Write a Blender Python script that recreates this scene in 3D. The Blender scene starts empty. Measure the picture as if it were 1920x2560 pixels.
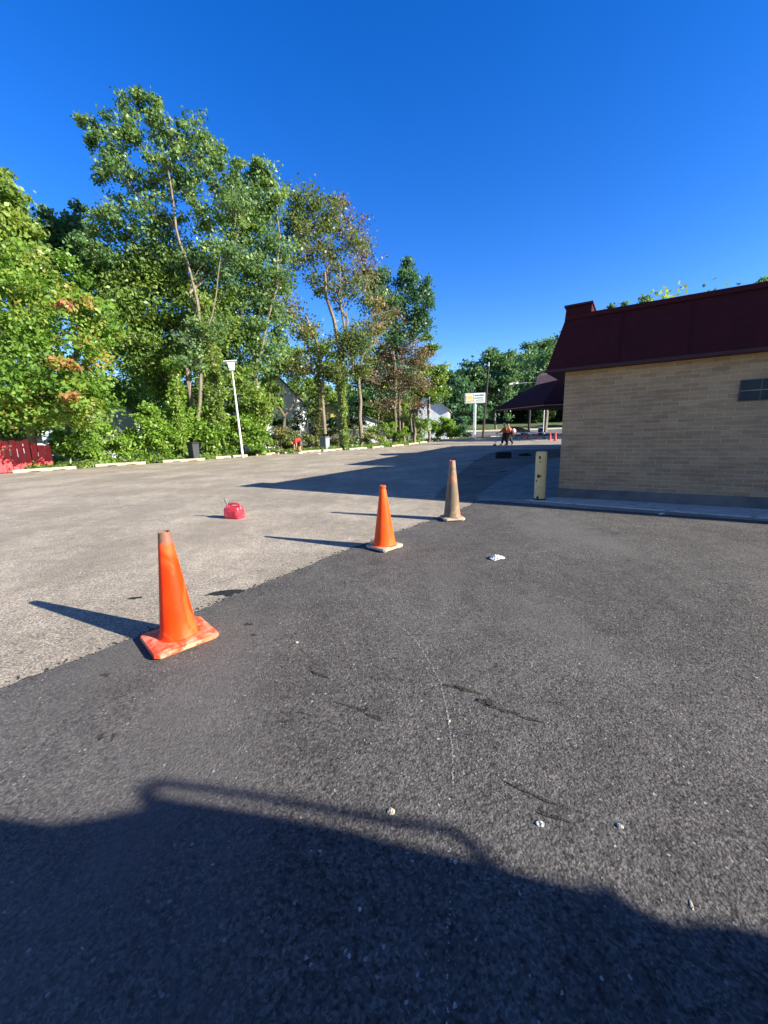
import bpy, bmesh, math, random
import numpy as np
from mathutils import Vector, Matrix
C = bpy.context.scene
COL = C.collection
rnd = random.Random(7)
R = math.radians

# ------------------------------------------------------------ camera
FPX, CAMH = 961.0, 1.35
PITCH, ROLL = math.atan(198/FPX), R(1.84)
_fw = Vector((0, math.cos(PITCH), -math.sin(PITCH)))
_r0 = Vector((1, 0, 0)); _u0 = _r0.cross(_fw)
_r = _r0*math.cos(ROLL) - _u0*math.sin(ROLL)
_u = _u0*math.cos(ROLL) + _r0*math.sin(ROLL)
cam = bpy.data.cameras.new("camera"); camo = bpy.data.objects.new("camera", cam); COL.objects.link(camo)
m = Matrix((( _r.x, _u.x, -_fw.x, 0), (_r.y, _u.y, -_fw.y, 0), (_r.z, _u.z, -_fw.z, CAMH), (0, 0, 0, 1)))
camo.matrix_world = m
cam.sensor_fit = 'VERTICAL'; cam.sensor_height = 24; cam.lens = 24*FPX/2560
cam.clip_start = 0.05; cam.clip_end = 3000
C.camera = camo

# ------------------------------------------------------------ light
SUN_EL = R(23.0); SUN_DIR = Vector((math.cos(R(-23.8)), math.sin(R(-23.8)), 0))
w = bpy.data.worlds.new("World"); C.world = w; w.use_nodes = True
nt = w.node_tree; bg = nt.nodes['Background']
sky = nt.nodes.new('ShaderNodeTexSky'); sky.sky_type = 'NISHITA'; sky.sun_disc = False
sky.sun_elevation = SUN_EL
sky.sun_rotation = math.atan2(SUN_DIR.x, SUN_DIR.y)
sky.altitude = 300; sky.air_density = 1.0; sky.dust_density = 0.1; sky.ozone_density = 4.0
hs = nt.nodes.new('ShaderNodeHueSaturation'); hs.inputs['Saturation'].default_value = 1.31
hs.inputs['Hue'].default_value = 0.518
nt.links.new(sky.outputs[0], hs.inputs['Color']); nt.links.new(hs.outputs[0], bg.inputs[0])
# sky dimmed and desaturated towards the sun, out of view, to cut fill light
tcg = nt.nodes.new('ShaderNodeTexCoord'); vm = nt.nodes.new('ShaderNodeVectorMath'); vm.operation = 'DOT_PRODUCT'
vm.inputs[1].default_value = (SUN_DIR.x*math.cos(SUN_EL), SUN_DIR.y*math.cos(SUN_EL), math.sin(SUN_EL))
nt.links.new(tcg.outputs['Generated'], vm.inputs[0])
for inp, v0, v1 in (('Saturation', 1.31, .7), ('Value', 1.0, .34)):
    mr = nt.nodes.new('ShaderNodeMapRange'); mr.inputs[1].default_value = .46; mr.inputs[2].default_value = .80
    mr.inputs[3].default_value = v0; mr.inputs[4].default_value = v1
    nt.links.new(vm.outputs['Value'], mr.inputs[0]); nt.links.new(mr.outputs[0], hs.inputs[inp])
bg.inputs[1].default_value = 0.100
sl = bpy.data.lights.new("sun", 'SUN'); so = bpy.data.objects.new("sun", sl); COL.objects.link(so)
sl.energy = 5.0; sl.angle = R(0.53); sl.color = (1.0, 0.93, 0.82)
sv = Vector((SUN_DIR.x*math.cos(SUN_EL), SUN_DIR.y*math.cos(SUN_EL), math.sin(SUN_EL)))
so.rotation_euler = sv.to_track_quat('Z', 'Y').to_euler()
C.view_settings.view_transform = 'Standard'; C.view_settings.look = 'None'
C.view_settings.exposure = 1.55; C.view_settings.gamma = 1
C.render.engine = 'CYCLES'
C.cycles.max_bounces = 6; C.cycles.transparent_max_bounces = 8
C.cycles.diffuse_bounces = 3; C.cycles.glossy_bounces = 2; C.cycles.transmission_bounces = 3
C.render.resolution_x = 768; C.render.resolution_y = 1024

# ------------------------------------------------------------ coordinates (source pixel -> world)
CAM = Vector((0, 0, CAMH))
def ray(x, y):
    d = _fw*FPX + _r*(x-960) - _u*(y-1280)
    return d/d.y
def G(x, y, z=0.0):
    d = ray(x, y); return CAM + d*((z-CAMH)/d.z)
def atY(x, y, Y): return CAM + ray(x, y)*Y

# ------------------------------------------------------------ object helpers
def tag(o, label=None, cat=None, group=None, kind=None):
    if label: o['label'] = label
    if cat: o['category'] = cat
    if group: o['group'] = group
    if kind: o['kind'] = kind
    return o
def empty(name, loc=(0, 0, 0), rz=0.0):
    o = bpy.data.objects.new(name, None); COL.objects.link(o)
    o.empty_display_size = .2
    o.location = loc; o.rotation_euler = (0, 0, rz); return o
def thing(name, label, cat, loc=(0, 0, 0), rz=0.0, group=None):
    return tag(empty(name, loc, rz), label, cat, group)
def link(name, me, mat, parent=None, smooth=False):
    o = bpy.data.objects.new(name, me); COL.objects.link(o)
    if mat: me.materials.append(mat)
    if parent is not None: o.parent = parent
    if smooth:
        me.polygons.foreach_set('use_smooth', [True]*len(me.polygons))
    return o
def copy_tree(o, parent=None):
    c = o.copy(); COL.objects.link(c); c.parent = parent
    for ch in [x for x in bpy.data.objects if x.parent == o]: copy_tree(ch, c)
    return c

class MB:
    def __init__(s): s.v = []; s.f = []
    def add(s, v, f):
        n = len(s.v); s.v += [tuple(p) for p in v]; s.f += [tuple(i+n for i in q) for q in f]; return s
    def box(s, x0, x1, y0, y1, z0, z1):
        v = [(x, y, z) for z in (z0, z1) for (x, y) in ((x0, y0), (x1, y0), (x1, y1), (x0, y1))]
        return s.add(v, [(3, 2, 1, 0), (4, 5, 6, 7), (0, 1, 5, 4), (1, 2, 6, 5), (2, 3, 7, 6), (3, 0, 4, 7)])
    def prism(s, poly, z0, z1):
        n = len(poly); v = [(p[0], p[1], z0) for p in poly] + [(p[0], p[1], z1) for p in poly]
        return s.add(v, [tuple(range(n))[::-1], tuple(range(n, 2*n))] + [(i, (i+1) % n, n+(i+1) % n, n+i) for i in range(n)])
    def loft(s, rings, close0=True, close1=True):
        n = len(rings[0]); v = [p for r_ in rings for p in r_]; f = []
        for k in range(len(rings)-1):
            for i in range(n):
                j = (i+1) % n; f.append((k*n+i, k*n+j, (k+1)*n+j, (k+1)*n+i))
        if close0: f.append(tuple(range(n))[::-1])
        if close1: f.append(tuple((len(rings)-1)*n+i for i in range(n)))
        return s.add(v, f)
    def lathe(s, prof, n=24, cx=0, cy=0, close0=True, close1=True):
        return s.loft([[(cx+r_*math.cos(2*math.pi*i/n), cy+r_*math.sin(2*math.pi*i/n), z) for i in range(n)] for r_, z in prof], close0, close1)
    def tube(s, pts, rad, n=8, caps=True):
        pts = [Vector(p) for p in pts]; rr = rad if isinstance(rad, (list, tuple)) else [rad]*len(pts)
        rings = []; a = None
        for i, p in enumerate(pts):
            t = (pts[min(i+1, len(pts)-1)] - pts[max(i-1, 0)]).normalized()
            if a is None:
                a = t.cross(Vector((0.13, 0.97, 0.2))); 
                if a.length < .05: a = t.cross(Vector((1, 0, 0)))
            a = (a - t*a.dot(t)).normalized(); b = t.cross(a)
            rings.append([p + (a*math.cos(2*math.pi*k/n) + b*math.sin(2*math.pi*k/n))*rr[i] for k in range(n)])
        return s.loft(rings, caps, caps)
    def build(s, name, mat, parent=None, smooth=False, bevel=0, seg=2):
        me = bpy.data.meshes.new(name); me.from_pydata(s.v, [], s.f)
        bm = bmesh.new(); bm.from_mesh(me); bmesh.ops.recalc_face_normals(bm, faces=bm.faces)
        if bevel:
            ed = [e for e in bm.edges if len(e.link_faces) == 2 and e.calc_face_angle(0) > R(25)]
            bmesh.ops.bevel(bm, geom=ed, offset=bevel, segments=seg, affect='EDGES', profile=.6, clamp_overlap=True)
        bm.to_mesh(me); bm.free()
        o = link(name, me, mat, parent, smooth)
        if smooth and bevel == 0:
            try: me.set_sharp_from_angle(angle=R(40))
            except Exception: pass
        return o

# ------------------------------------------------------------ materials
def new_mat(name):
    mt = bpy.data.materials.new(name); mt.use_nodes = True
    return mt, mt.node_tree, mt.node_tree.nodes['Principled BSDF']
def N(nt, t, **k):
    n = nt.nodes.new(t)
    for a, b in k.items():
        if a in n.inputs: n.inputs[a].default_value = b
        else: setattr(n, a, b)
    return n
def ramp(nt, fac, stops):
    r_ = nt.nodes.new('ShaderNodeValToRGB'); e = r_.color_ramp.elements
    while len(e) < len(stops): e.new(.5)
    for q, (p, c) in zip(e, stops): q.position = p; q.color = (*c, 1) if len(c) == 3 else c
    nt.links.new(fac, r_.inputs[0]); return r_.outputs[0]
def noise(nt, scale, detail=4, rough=.55, vec=None, stretch=None):
    n = N(nt, 'ShaderNodeTexNoise'); n.inputs['Scale'].default_value = scale
    n.inputs['Detail'].default_value = detail; n.inputs['Roughness'].default_value = rough
    if vec is None:
        vec = N(nt, 'ShaderNodeTexCoord').outputs['Object']
    if stretch:
        mp = N(nt, 'ShaderNodeMapping'); mp.inputs['Scale'].default_value = stretch
        nt.links.new(vec, mp.inputs[0]); vec = mp.outputs[0]
    nt.links.new(vec, n.inputs['Vector']); return n.outputs['Fac']
def mixc(nt, fac, a, b, mode='MIX'):
    mx = N(nt, 'ShaderNodeMix', data_type='RGBA', blend_type=mode)
    for s_, v in ((0, fac), (6, a), (7, b)):
        if isinstance(v, (int, float)): mx.inputs[s_].default_value = v
        elif isinstance(v, tuple): mx.inputs[s_].default_value = (*v, 1)
        else: nt.links.new(v, mx.inputs[s_])
    return mx.outputs[2]
def bumpn(nt, h, strength, dist, bsdf):
    b = N(nt, 'ShaderNodeBump'); b.inputs['Strength'].default_value = strength; b.inputs['Distance'].default_value = dist
    nt.links.new(h, b.inputs['Height']); nt.links.new(b.outputs[0], bsdf.inputs['Normal'])
def paint(name, c1, c2=None, rough=.6, scale=6, bump=.0, metal=0, lo=.35, hi=.65, stretch=None, c3=None, spec=.5):
    mt, nt, b = new_mat(name); c2 = c2 or tuple(x*.8 for x in c1)
    f = noise(nt, scale, 6, .6, stretch=stretch)
    col = ramp(nt, f, [(lo, c1), (hi, c2)])
    if c3:
        f3 = noise(nt, scale*3.1, 5, .6)
        col = mixc(nt, ramp(nt, f3, [(.57, (0, 0, 0)), (.64, (1, 1, 1))]), col, c3)
    nt.links.new(col, b.inputs['Base Color']); b.inputs['Roughness'].default_value = rough
    b.inputs['Metallic'].default_value = metal; b.inputs['Specular IOR Level'].default_value = spec
    if bump: bumpn(nt, noise(nt, scale*6, 3), bump, .01, b)
    return mt

def asphalt(name, dark, light, stone, grain, speck, big=(.42, .6), bstr=1.0, bdist=.006, warm=None):
    mt, nt, b = new_mat(name)
    co0 = N(nt, 'ShaderNodeTexCoord').outputs['Object']
    nd = N(nt, 'ShaderNodeTexNoise'); nd.inputs['Scale'].default_value = grain*.5; nd.inputs['Detail'].default_value = 2; nt.links.new(co0, nd.inputs['Vector'])
    va = N(nt, 'ShaderNodeVectorMath', operation='MULTIPLY_ADD'); va.inputs[1].default_value = (.9/grain,)*3
    nt.links.new(nd.outputs['Color'], va.inputs[0]); nt.links.new(co0, va.inputs[2]); co = va.outputs[0]
    big1 = noise(nt, .55, 5, .6, co); mid = noise(nt, 5, 5, .65, co); fine = noise(nt, grain*1.1, 4, .75, co)
    vo = N(nt, 'ShaderNodeTexVoronoi'); vo.inputs['Scale'].default_value = grain; nt.links.new(co, vo.inputs['Vector'])
    vo2 = N(nt, 'ShaderNodeTexVoronoi'); vo2.inputs['Scale'].default_value = grain*.85; nt.links.new(co, vo2.inputs['Vector'])
    base = ramp(nt, big1, [(big[0], dark), (big[1], light)])
    gap = noise(nt, grain*.42, 3, .6, co0)
    base = mixc(nt, .9, base, ramp(nt, gap, [(.36, (.42,)*3), (.46, (1.0,)*3), (.7, (1.2,)*3)]), 'MULTIPLY')
    base = mixc(nt, .8, base, ramp(nt, mid, [(.3, (.72, .72, .72)), (.7, (1.2, 1.19, 1.17))]), 'MULTIPLY')
    sep = N(nt, 'ShaderNodeSeparateColor'); nt.links.new(vo.outputs['Color'], sep.inputs[0])
    base = mixc(nt, .85, base, ramp(nt, sep.outputs[0], [(.0, (.55, .55, .55)), (.6, (1.0, 1.0, 1.0)), (1.0, (1.75, 1.7, 1.62))]), 'MULTIPLY')
    sp = ramp(nt, sep.outputs[1], [(1-speck-.003, (0, 0, 0)), (1-speck, (1, 1, 1))])
    base = mixc(nt, sp, base, stone)
    if warm:
        wv = noise(nt, .9, 3, .5, co, stretch=(1, .35, 1))
        base = mixc(nt, ramp(nt, wv, [(.5, (0, 0, 0)), (.66, (.55, .55, .55))]), base, warm)
    nt.links.new(base, b.inputs['Base Color'])
    nt.links.new(ramp(nt, fine, [(.3, (.72,)*3), (.7, (.92,)*3)]), b.inputs['Roughness'])
    b.inputs['Specular IOR Level'].default_value = .15
    ma = N(nt, 'ShaderNodeMath', operation='ADD'); mb = N(nt, 'ShaderNodeMath', operation='MULTIPLY'); mb.inputs[1].default_value = .62
    inv = N(nt, 'ShaderNodeMath', operation='SUBTRACT'); inv.inputs[0].default_value = 1
    nt.links.new(vo2.outputs['Distance'], inv.inputs[1])
    nt.links.new(inv.outputs[0], mb.inputs[0]); nt.links.new(mb.outputs[0], ma.inputs[0]); nt.links.new(fine, ma.inputs[1])
    bumpn(nt, ma.outputs[0], bstr, bdist, b)
    return mt
M = {}
M['new_asphalt'] = asphalt('new_asphalt', (.092, .088, .084), (.114, .110, .105), (.42, .40, .37), 125, .002, bstr=.9, bdist=.0095, warm=(.14, .134, .125))
M['old_asphalt'] = asphalt('old_asphalt', (.285, .252, .202), (.395, .350, .282), (.5, .48, .42), 120, .006, bstr=.7, bdist=.006, warm=(.225, .194, .148))
M['street'] = asphalt('street', (.13, .13, .13), (.19, .185, .18), (.4, .4, .38), 60, .02)
M['shade_lot'] = asphalt('shade_asphalt', (.16, .142, .114), (.215, .19, .152), (.3, .28, .24), 110, .001, bstr=.8, bdist=.008)
M['mesh'] = paint('wire', (.20, .20, .19), (.14, .14, .135), rough=.6, metal=.3)
M['tar'] = paint('tar', (.012, .012, .013), (.03, .03, .03), rough=.45, scale=20, bump=.3)
M['stain'] = asphalt('stain', (.048, .044, .040), (.062, .058, .053), (.2, .19, .18), 120, .001, bstr=1.0, bdist=.011)
M['concrete'] = paint('concrete', (.52, .48, .40), (.42, .385, .32), rough=.9, scale=3, bump=.3, c3=(.27, .25, .22))
M['curb'] = paint('curb_concrete', (.42, .36, .265), (.33, .285, .21), rough=.9, scale=5, bump=.4, c3=(.25, .21, .155))
M['cream'] = None
M['white'] = paint('white_paint', (.75, .76, .78), (.62, .63, .65), rough=.6)
M['offwhite'] = paint('offwhite', (.62, .62, .60), (.5, .5, .5), rough=.7)
M['grey_metal'] = paint('grey_metal', (.42, .43, .44), (.3, .31, .32), rough=.5, metal=.4)
M['galv'] = paint('galvanised', (.45, .46, .46), (.33, .34, .34), rough=.45, metal=.6, scale=15)
M['dark'] = paint('dark_plastic', (.012, .013, .015), (.02, .021, .023), rough=.6, spec=.25)
M['bin'] = paint('bin_grey', (.11, .12, .135), (.075, .08, .09), rough=.55)
M['bark'] = paint('bark', (.16, .125, .09), (.085, .065, .045), rough=.95, scale=5, bump=.8, stretch=(3, 3, .6))
M['bark_pale'] = paint('bark_pale', (.22, .185, .14), (.12, .10, .075), rough=.95, scale=4, bump=.6, stretch=(3, 3, .5))
M['bark_red'] = paint('bark_red', (.24, .12, .07), (.12, .07, .045), rough=.95, scale=4, bump=.6, stretch=(3, 3, .5))
M['wood_pole'] = paint('wood_pole', (.05, .042, .036), (.028, .023, .02), rough=.9, scale=3, stretch=(5, 5, .3))

def leaf_mat(name, cols, trans=.35):
    mt = bpy.data.materials.new(name); mt.use_nodes = True; nt = mt.node_tree; nt.nodes.clear()
    out = N(nt, 'ShaderNodeOutputMaterial'); at = N(nt, 'ShaderNodeAttribute', attribute_name='rnd')
    n = len(cols); st = [(i/(n-1), c) for i, c in enumerate(cols)]
    col = ramp(nt, at.outputs['Fac'], st)
    d = N(nt, 'ShaderNodeBsdfDiffuse'); t = N(nt, 'ShaderNodeBsdfTranslucent'); g = N(nt, 'ShaderNodeBsdfGlossy')
    g.inputs['Roughness'].default_value = .42; g.inputs['Color'].default_value = (.8, .9, .9, 1)
    mx = N(nt, 'ShaderNodeMixShader'); mx.inputs[0].default_value = trans*1.25
    mg = N(nt, 'ShaderNodeMixShader'); mg.inputs[0].default_value = .02
    nt.links.new(col, d.inputs[0])
    tc = mixc(nt, 1.0, col, (1.5, 1.45, .55), 'MULTIPLY'); nt.links.new(tc, t.inputs[0])
    nt.links.new(d.outputs[0], mx.inputs[1]); nt.links.new(t.outputs[0], mx.inputs[2])
    nt.links.new(mx.outputs[0], mg.inputs[1]); nt.links.new(g.outputs[0], mg.inputs[2])
    nt.links.new(mg.outputs[0], out.inputs[0]); return mt
L_BRIGHT = leaf_mat('leaves_bright', [(0.092, 0.185, 0.026), (0.151, 0.27, 0.038), (0.203, 0.34, 0.054), (0.338, 0.383, 0.086)])
L_BOX = leaf_mat('leaves_yellow_green', [(0.083, 0.168, 0.028), (0.125, 0.236, 0.036), (0.167, 0.304, 0.049), (0.25, 0.319, 0.06), (0.4, 0.183, 0.091)])
L_MID = leaf_mat('leaves_mid', [(0.089, 0.167, 0.043), (0.143, 0.235, 0.053), (0.224, 0.312, 0.075), (0.318, 0.382, 0.081)])
L_TALL = leaf_mat('leaves_tall', [(0.066, 0.139, 0.064), (0.111, 0.202, 0.082), (0.176, 0.282, 0.103), (0.324, 0.404, 0.139)])
L_BLUE = leaf_mat('leaves_blue_green', [(0.042, 0.113, 0.066), (0.07, 0.16, 0.094), (0.118, 0.224, 0.122)])
L_OLIVE = leaf_mat('leaves_olive', [(0.078, 0.126, 0.04), (0.115, 0.166, 0.053), (0.163, 0.198, 0.073), (0.217, 0.218, 0.092), (0.278, 0.198, 0.112)])
L_BROWN = leaf_mat('leaves_brown', [(.10, .11, .06), (.15, .125, .08), (.20, .135, .10), (.22, .13, .11)], .2)
L_FAR = leaf_mat('leaves_far', [(0.063, 0.138, 0.072), (0.098, 0.19, 0.098), (0.138, 0.241, 0.124)])  # distance haze is mixed into these lighter, greyer greens
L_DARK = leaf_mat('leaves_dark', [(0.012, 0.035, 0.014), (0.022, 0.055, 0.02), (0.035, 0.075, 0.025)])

# ------------------------------------------------------------ foliage
NR = np.random.RandomState(11)
def leaf_mesh(name, P, size, rv, mat, parent, flat=.25, aspect=1.7):
    """P (n,3) leaf centres, size (n,), rv (n,) colour attribute"""
    n = len(P); nrm = NR.normal(size=(n, 3)); nrm[:, 2] = nrm[:, 2]*1.0 + flat
    # leaves lean to the outside light
    nrm /= np.linalg.norm(nrm, axis=1)[:, None]
    a = np.cross(nrm, NR.normal(size=(n, 3))); a /= np.linalg.norm(a, axis=1)[:, None] + 1e-9
    b = np.cross(nrm, a)
    s = size[:, None]
    V = np.empty((n, 4, 3), np.float32)
    V[:, 0] = P - a*s*aspect*.5; V[:, 2] = P + a*s*aspect*.5
    V[:, 1] = P + b*s*.5 + nrm*s*.12 - a*s*.12; V[:, 3] = P - b*s*.5 + nrm*s*.12 - a*s*.12
    me = bpy.data.meshes.new(name)
    me.vertices.add(4*n); me.vertices.foreach_set('co', V.ravel())
    me.loops.add(4*n); me.loops.foreach_set('vertex_index', np.arange(4*n, dtype=np.int32))
    me.polygons.add(n); me.polygons.foreach_set('loop_start', np.arange(0, 4*n, 4, dtype=np.int32))
    try: me.polygons.foreach_set('loop_total', np.full(n, 4, np.int32))
    except Exception: pass
    at = me.attributes.new('rnd', 'FLOAT', 'FACE'); at.data.foreach_set('value', np.clip(rv, 0, 1).astype(np.float32))
    me.update(calc_edges=True)
    return link(name, me, mat, parent)
def clumps(blobs, leaf, dens, clump=.22, per=46, drop=0.0, shell=.62):
    dens = dens*9.0; per = int(per*2.2)
    """blobs: (x,y,z,rx,ry,rz[,colour shift]) in local coordinates"""
    PP, SS, RR = [], [], []
    for B in blobs:
        x, y, z, rx, ry, rz = B[:6]; sh = B[6] if len(B) > 6 else 0; dm = B[7] if len(B) > 7 else 1
        rm = (rx*ry*rz)**(1/3)
        nl = dens*dm*(rx*rz)/(leaf*leaf)*2.4; nc = max(4, int(nl/per))
        d = NR.normal(size=(nc, 3)); d /= np.linalg.norm(d, axis=1)[:, None]
        rr = NR.uniform(0, 1, nc)**shell
        cc = d*rr[:, None]*np.array([rx, ry, rz]) + np.array([x, y, z])
        cs = rm*clump*NR.uniform(.55, 1.4, nc); cs = np.clip(cs, leaf*1.3, leaf*7)
        cnt = NR.randint(int(per*.4), int(per*1.6), nc)
        cv = NR.uniform(.1, .75, nc) + sh
        idx = np.repeat(np.arange(nc), cnt)
        off = NR.normal(size=(len(idx), 3))*cs[idx][:, None]*np.array([1, 1, .62])
        off[:, 2] -= drop*np.abs(NR.normal(size=len(idx)))*cs[idx]
        PP.append(cc[idx]+off); SS.append(leaf*NR.uniform(.6, 1.35, len(idx))); RR.append(cv[idx]+NR.uniform(-.22, .22, len(idx)))
    return np.concatenate(PP), np.concatenate(SS), np.concatenate(RR)

def crook(p0, p1, n=6, wob=.08, r=rnd):
    p0 = Vector(p0); p1 = Vector(p1); L = (p1-p0).length
    return [p0.lerp(p1, i/n) + (Vector((r.uniform(-1, 1), r.uniform(-1, 1), r.uniform(-.3, .3)))*wob*L*(math.sin(math.pi*i/n))) for i in range(n+1)]
def tree(name, label, cat, base, blobs_px, leafm, bark, leaf=.17, dens=1.0, tr=.18, fork=.35, group=None, lb=.22,
         limbs=(), drop=.0, clump=.22, twigs=3, depth=1.0, trunks=None, ivy=None, crown_name='crown', ysc=1.0, per=46):
    """blobs_px: (px,py,rpx[,dy,colour shift,dens, zsquash]) real clump positions found at the tree's own distance"""
    b = Vector(base); Y = b.y; root = thing(name, label, cat, b, 0, group)
    bl = []
    for q in blobs_px:
        px, py, rp = q[:3]; dy = q[3] if len(q) > 3 else 0; sh = q[4] if len(q) > 4 else 0; dm = q[5] if len(q) > 5 else 1
        zs = q[6] if len(q) > 6 else .9
        c = atY(px, py, Y+dy) - b; r_ = rp*(Y+dy)/FPX
        c.z = max(c.z, r_*zs*.8)
        bl.append((c.x, c.y, c.z, r_, r_*depth, r_*zs, sh, dm))
    P, S, Q = clumps(bl, leaf, dens, clump, per=per, drop=drop)
    k = P[:, 2] > -b.z + .08
    leaf_mesh(crown_name, P[k], S[k], Q[k], leafm, root)
    mb = MB(); top = max(q[2] for q in bl); cx = sum(q[0] for q in bl)/len(bl); cy = sum(q[1] for q in bl)/len(bl)
    fk = Vector((cx*.25, cy*.25, max(.6, top*fork)))
    if trunks is None: trunks = [(0, 0)]
    for tx, ty in trunks:
        f2 = fk + Vector((tx, ty, 0))
        mb.tube(crook((tx, ty, -.1), f2, 5, .03), [tr*(1.25-.6*i/5) for i in range(6)], 8)
    # branching: every clump hangs on the nearest limb already grown
    nodes = []          # (position, parent index, load)
    for tx, ty in trunks:
        nodes.append([fk+Vector((tx, ty, 0)), -1, 0]); nodes.append([Vector((tx, ty, 0)).lerp(fk+Vector((tx, ty, 0)), .5), -1, 0])
    segs = []
    for q in sorted(bl, key=lambda q: (Vector(q[:3])-fk).length):
        c = Vector(q[:3]); best = min(range(len(nodes)), key=lambda i: (nodes[i][0]-c).length + .35*(nodes[i][0]-fk).length + (6 if nodes[i][0].z > c.z else 0))
        pts = crook(nodes[best][0], c, 4, .10); par = best; ids = []
        for p_ in pts[1:]:
            nodes.append([p_, par, 0]); par = len(nodes)-1; ids.append(par)
        segs.append((best, ids, pts, q)); k_ = par
        while k_ >= 0: nodes[k_][2] += q[3]**2; k_ = nodes[k_][1]
    tot = sum(q[3]**2 for q in bl)
    for best, ids, pts, q in segs:
        rr_ = [tr*.85*(nodes[i][2]/tot)**.5*(lb/.22) for i in ids]; rr_ = [rr_[0]] + rr_; rr_[-1] *= .6
        mb.tube(pts, rr_, 6); r0 = rr_[-2]
        for t in range(twigs):
            a = Vector((rnd.uniform(-1, 1), rnd.uniform(-1, 1), rnd.uniform(-.3, 1))).normalized()
            e = c_e = Vector(q[:3]) + Vector((a.x*q[3], a.y*q[4], a.z*q[5]))*.85
            mb.tube(crook(pts[rnd.choice((2, 3))], e, 3, .1), [r0*.5, r0*.35, r0*.2, r0*.08], 4)
    for L in limbs:
        pts = [atY(px, py, Y-.3) - b for px, py in L[0]]
        n = len(pts); mb.tube(pts, [L[1]*(1-.6*i/(n-1)) for i in range(n)], 7)
    mb.build('trunk', bark, root, smooth=True)
    return root

# ------------------------------------------------------------ terrain
def TZ(x, y):
    z = 0.0
    if y > 68: z += min(y-68, 27)*.034
    if y > 95: z += min(y-95, 23)*.085
    if y > 118: z += (y-118)*.16*(1 if y < 175 else 1)
    if y > 190: z = TZ(x, 190)
    return z
def grid(name, xs, ys, zf, dz, mat):
    mb = MB(); nx = len(xs)
    for y in ys:
        for x in xs: mb.v.append((x, y, zf(x, y)+dz))
    for j in range(len(ys)-1):
        for i in range(nx-1):
            a = j*nx+i; mb.f.append((a, a+1, a+1+nx, a+nx))
    return mb.build(name, mat)
mt, ntx, bb = new_mat('grass_ground')
f1 = noise(ntx, .8, 6, .6); f2 = noise(ntx, 40, 3)
c = ramp(ntx, f1, [(.35, (.045, .085, .018)), (.55, (.07, .11, .028)), (.7, (.11, .10, .05))])
c = mixc(ntx, .7, c, ramp(ntx, f2, [(.3, (.6, .6, .6)), (.7, (1.3, 1.3, 1.2))]), 'MULTIPLY')
ntx.links.new(c, bb.inputs['Base Color']); bb.inputs['Roughness'].default_value = .95
bumpn(ntx, f2, 1, .05, bb); M['grass'] = mt
xs = [-170, -150, -80, -40, -20, 0, 20, 40, 80, 150, 170]
ys = [-60, 0, 20, 40, 55, 60, 64, 68, 72, 76, 80, 85, 90, 95, 100, 106, 112, 118, 125, 135, 150, 170, 190, 205]
grid('ground', xs, ys, TZ, -.03, M['grass'])['kind'] = 'structure'
def sheet(name, poly, z, mat, jit=0, sub=1):
    pts = []
    for i in range(len(poly)):
        a = Vector((*poly[i], 0)); b_ = Vector((*poly[(i+1) % len(poly)], 0))
        for k in range(sub):
            q = a.lerp(b_, k/sub); pts.append((q.x+rnd.uniform(-jit, jit), q.y+rnd.uniform(-jit, jit)))
    bm = bmesh.new(); vs = [bm.verts.new((x, y, z)) for x, y in pts]
    f = bm.faces.new(vs); bmesh.ops.triangulate(bm, faces=[f])
    for f in bm.faces:
        if f.normal.z < 0: f.normal_flip()
    me = bpy.data.meshes.new(name); bm.to_mesh(me); bm.free()
    o = link(name, me, mat); o['kind'] = 'structure'; return o
row = [(-34, 4.5), (-17.6, 19.2), (-15.2, 21.6), (-12.6, 23.9), (-10.6, 26.9), (-8.7, 29.4), (-5.9, 31.6), (-2.2, 34.2), (1.4, 38.9), (3.4, 43.6), (6.6, 52.3), (9.2, 58)]
sheet('parking_lot', row + [(14, 62), (60, 64), (70, -30), (-34, -30)], 0, M['old_asphalt'], .03, 6)
# newly laid dark asphalt: near edge runs from lower left up to the concrete apron
edge = [(-9, -3.0), (-2.45, 1.72), (-2.2, 1.94), (-1.99, 2.19), (-1.75, 2.49), (-1.27, 3.22), (-.86, 3.8), (-.44, 4.38), (.1, 5.05), (.66, 5.69), (1.1, 6.25), (1.62, 6.9), (1.85, 7.35), (2.2, 7.2), (3.37, 6.25)]
mbp = []
for i in range(len(edge)-1):
    a, b_ = edge[i], edge[i+1]; k = max(1, int(math.hypot(a[0]-b_[0], a[1]-b_[1])/.035))
    if i == 0: k = 20
    for j in range(k):
        t = j/k; mbp.append((a[0]+(b_[0]-a[0])*t+rnd.uniform(-.013, .013), a[1]+(b_[1]-a[1])*t+rnd.uniform(-.013, .013)))
sheet('fresh_asphalt', mbp + [(16, -2), (16, -20), (-9, -20)], .006, M['new_asphalt'])
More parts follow.
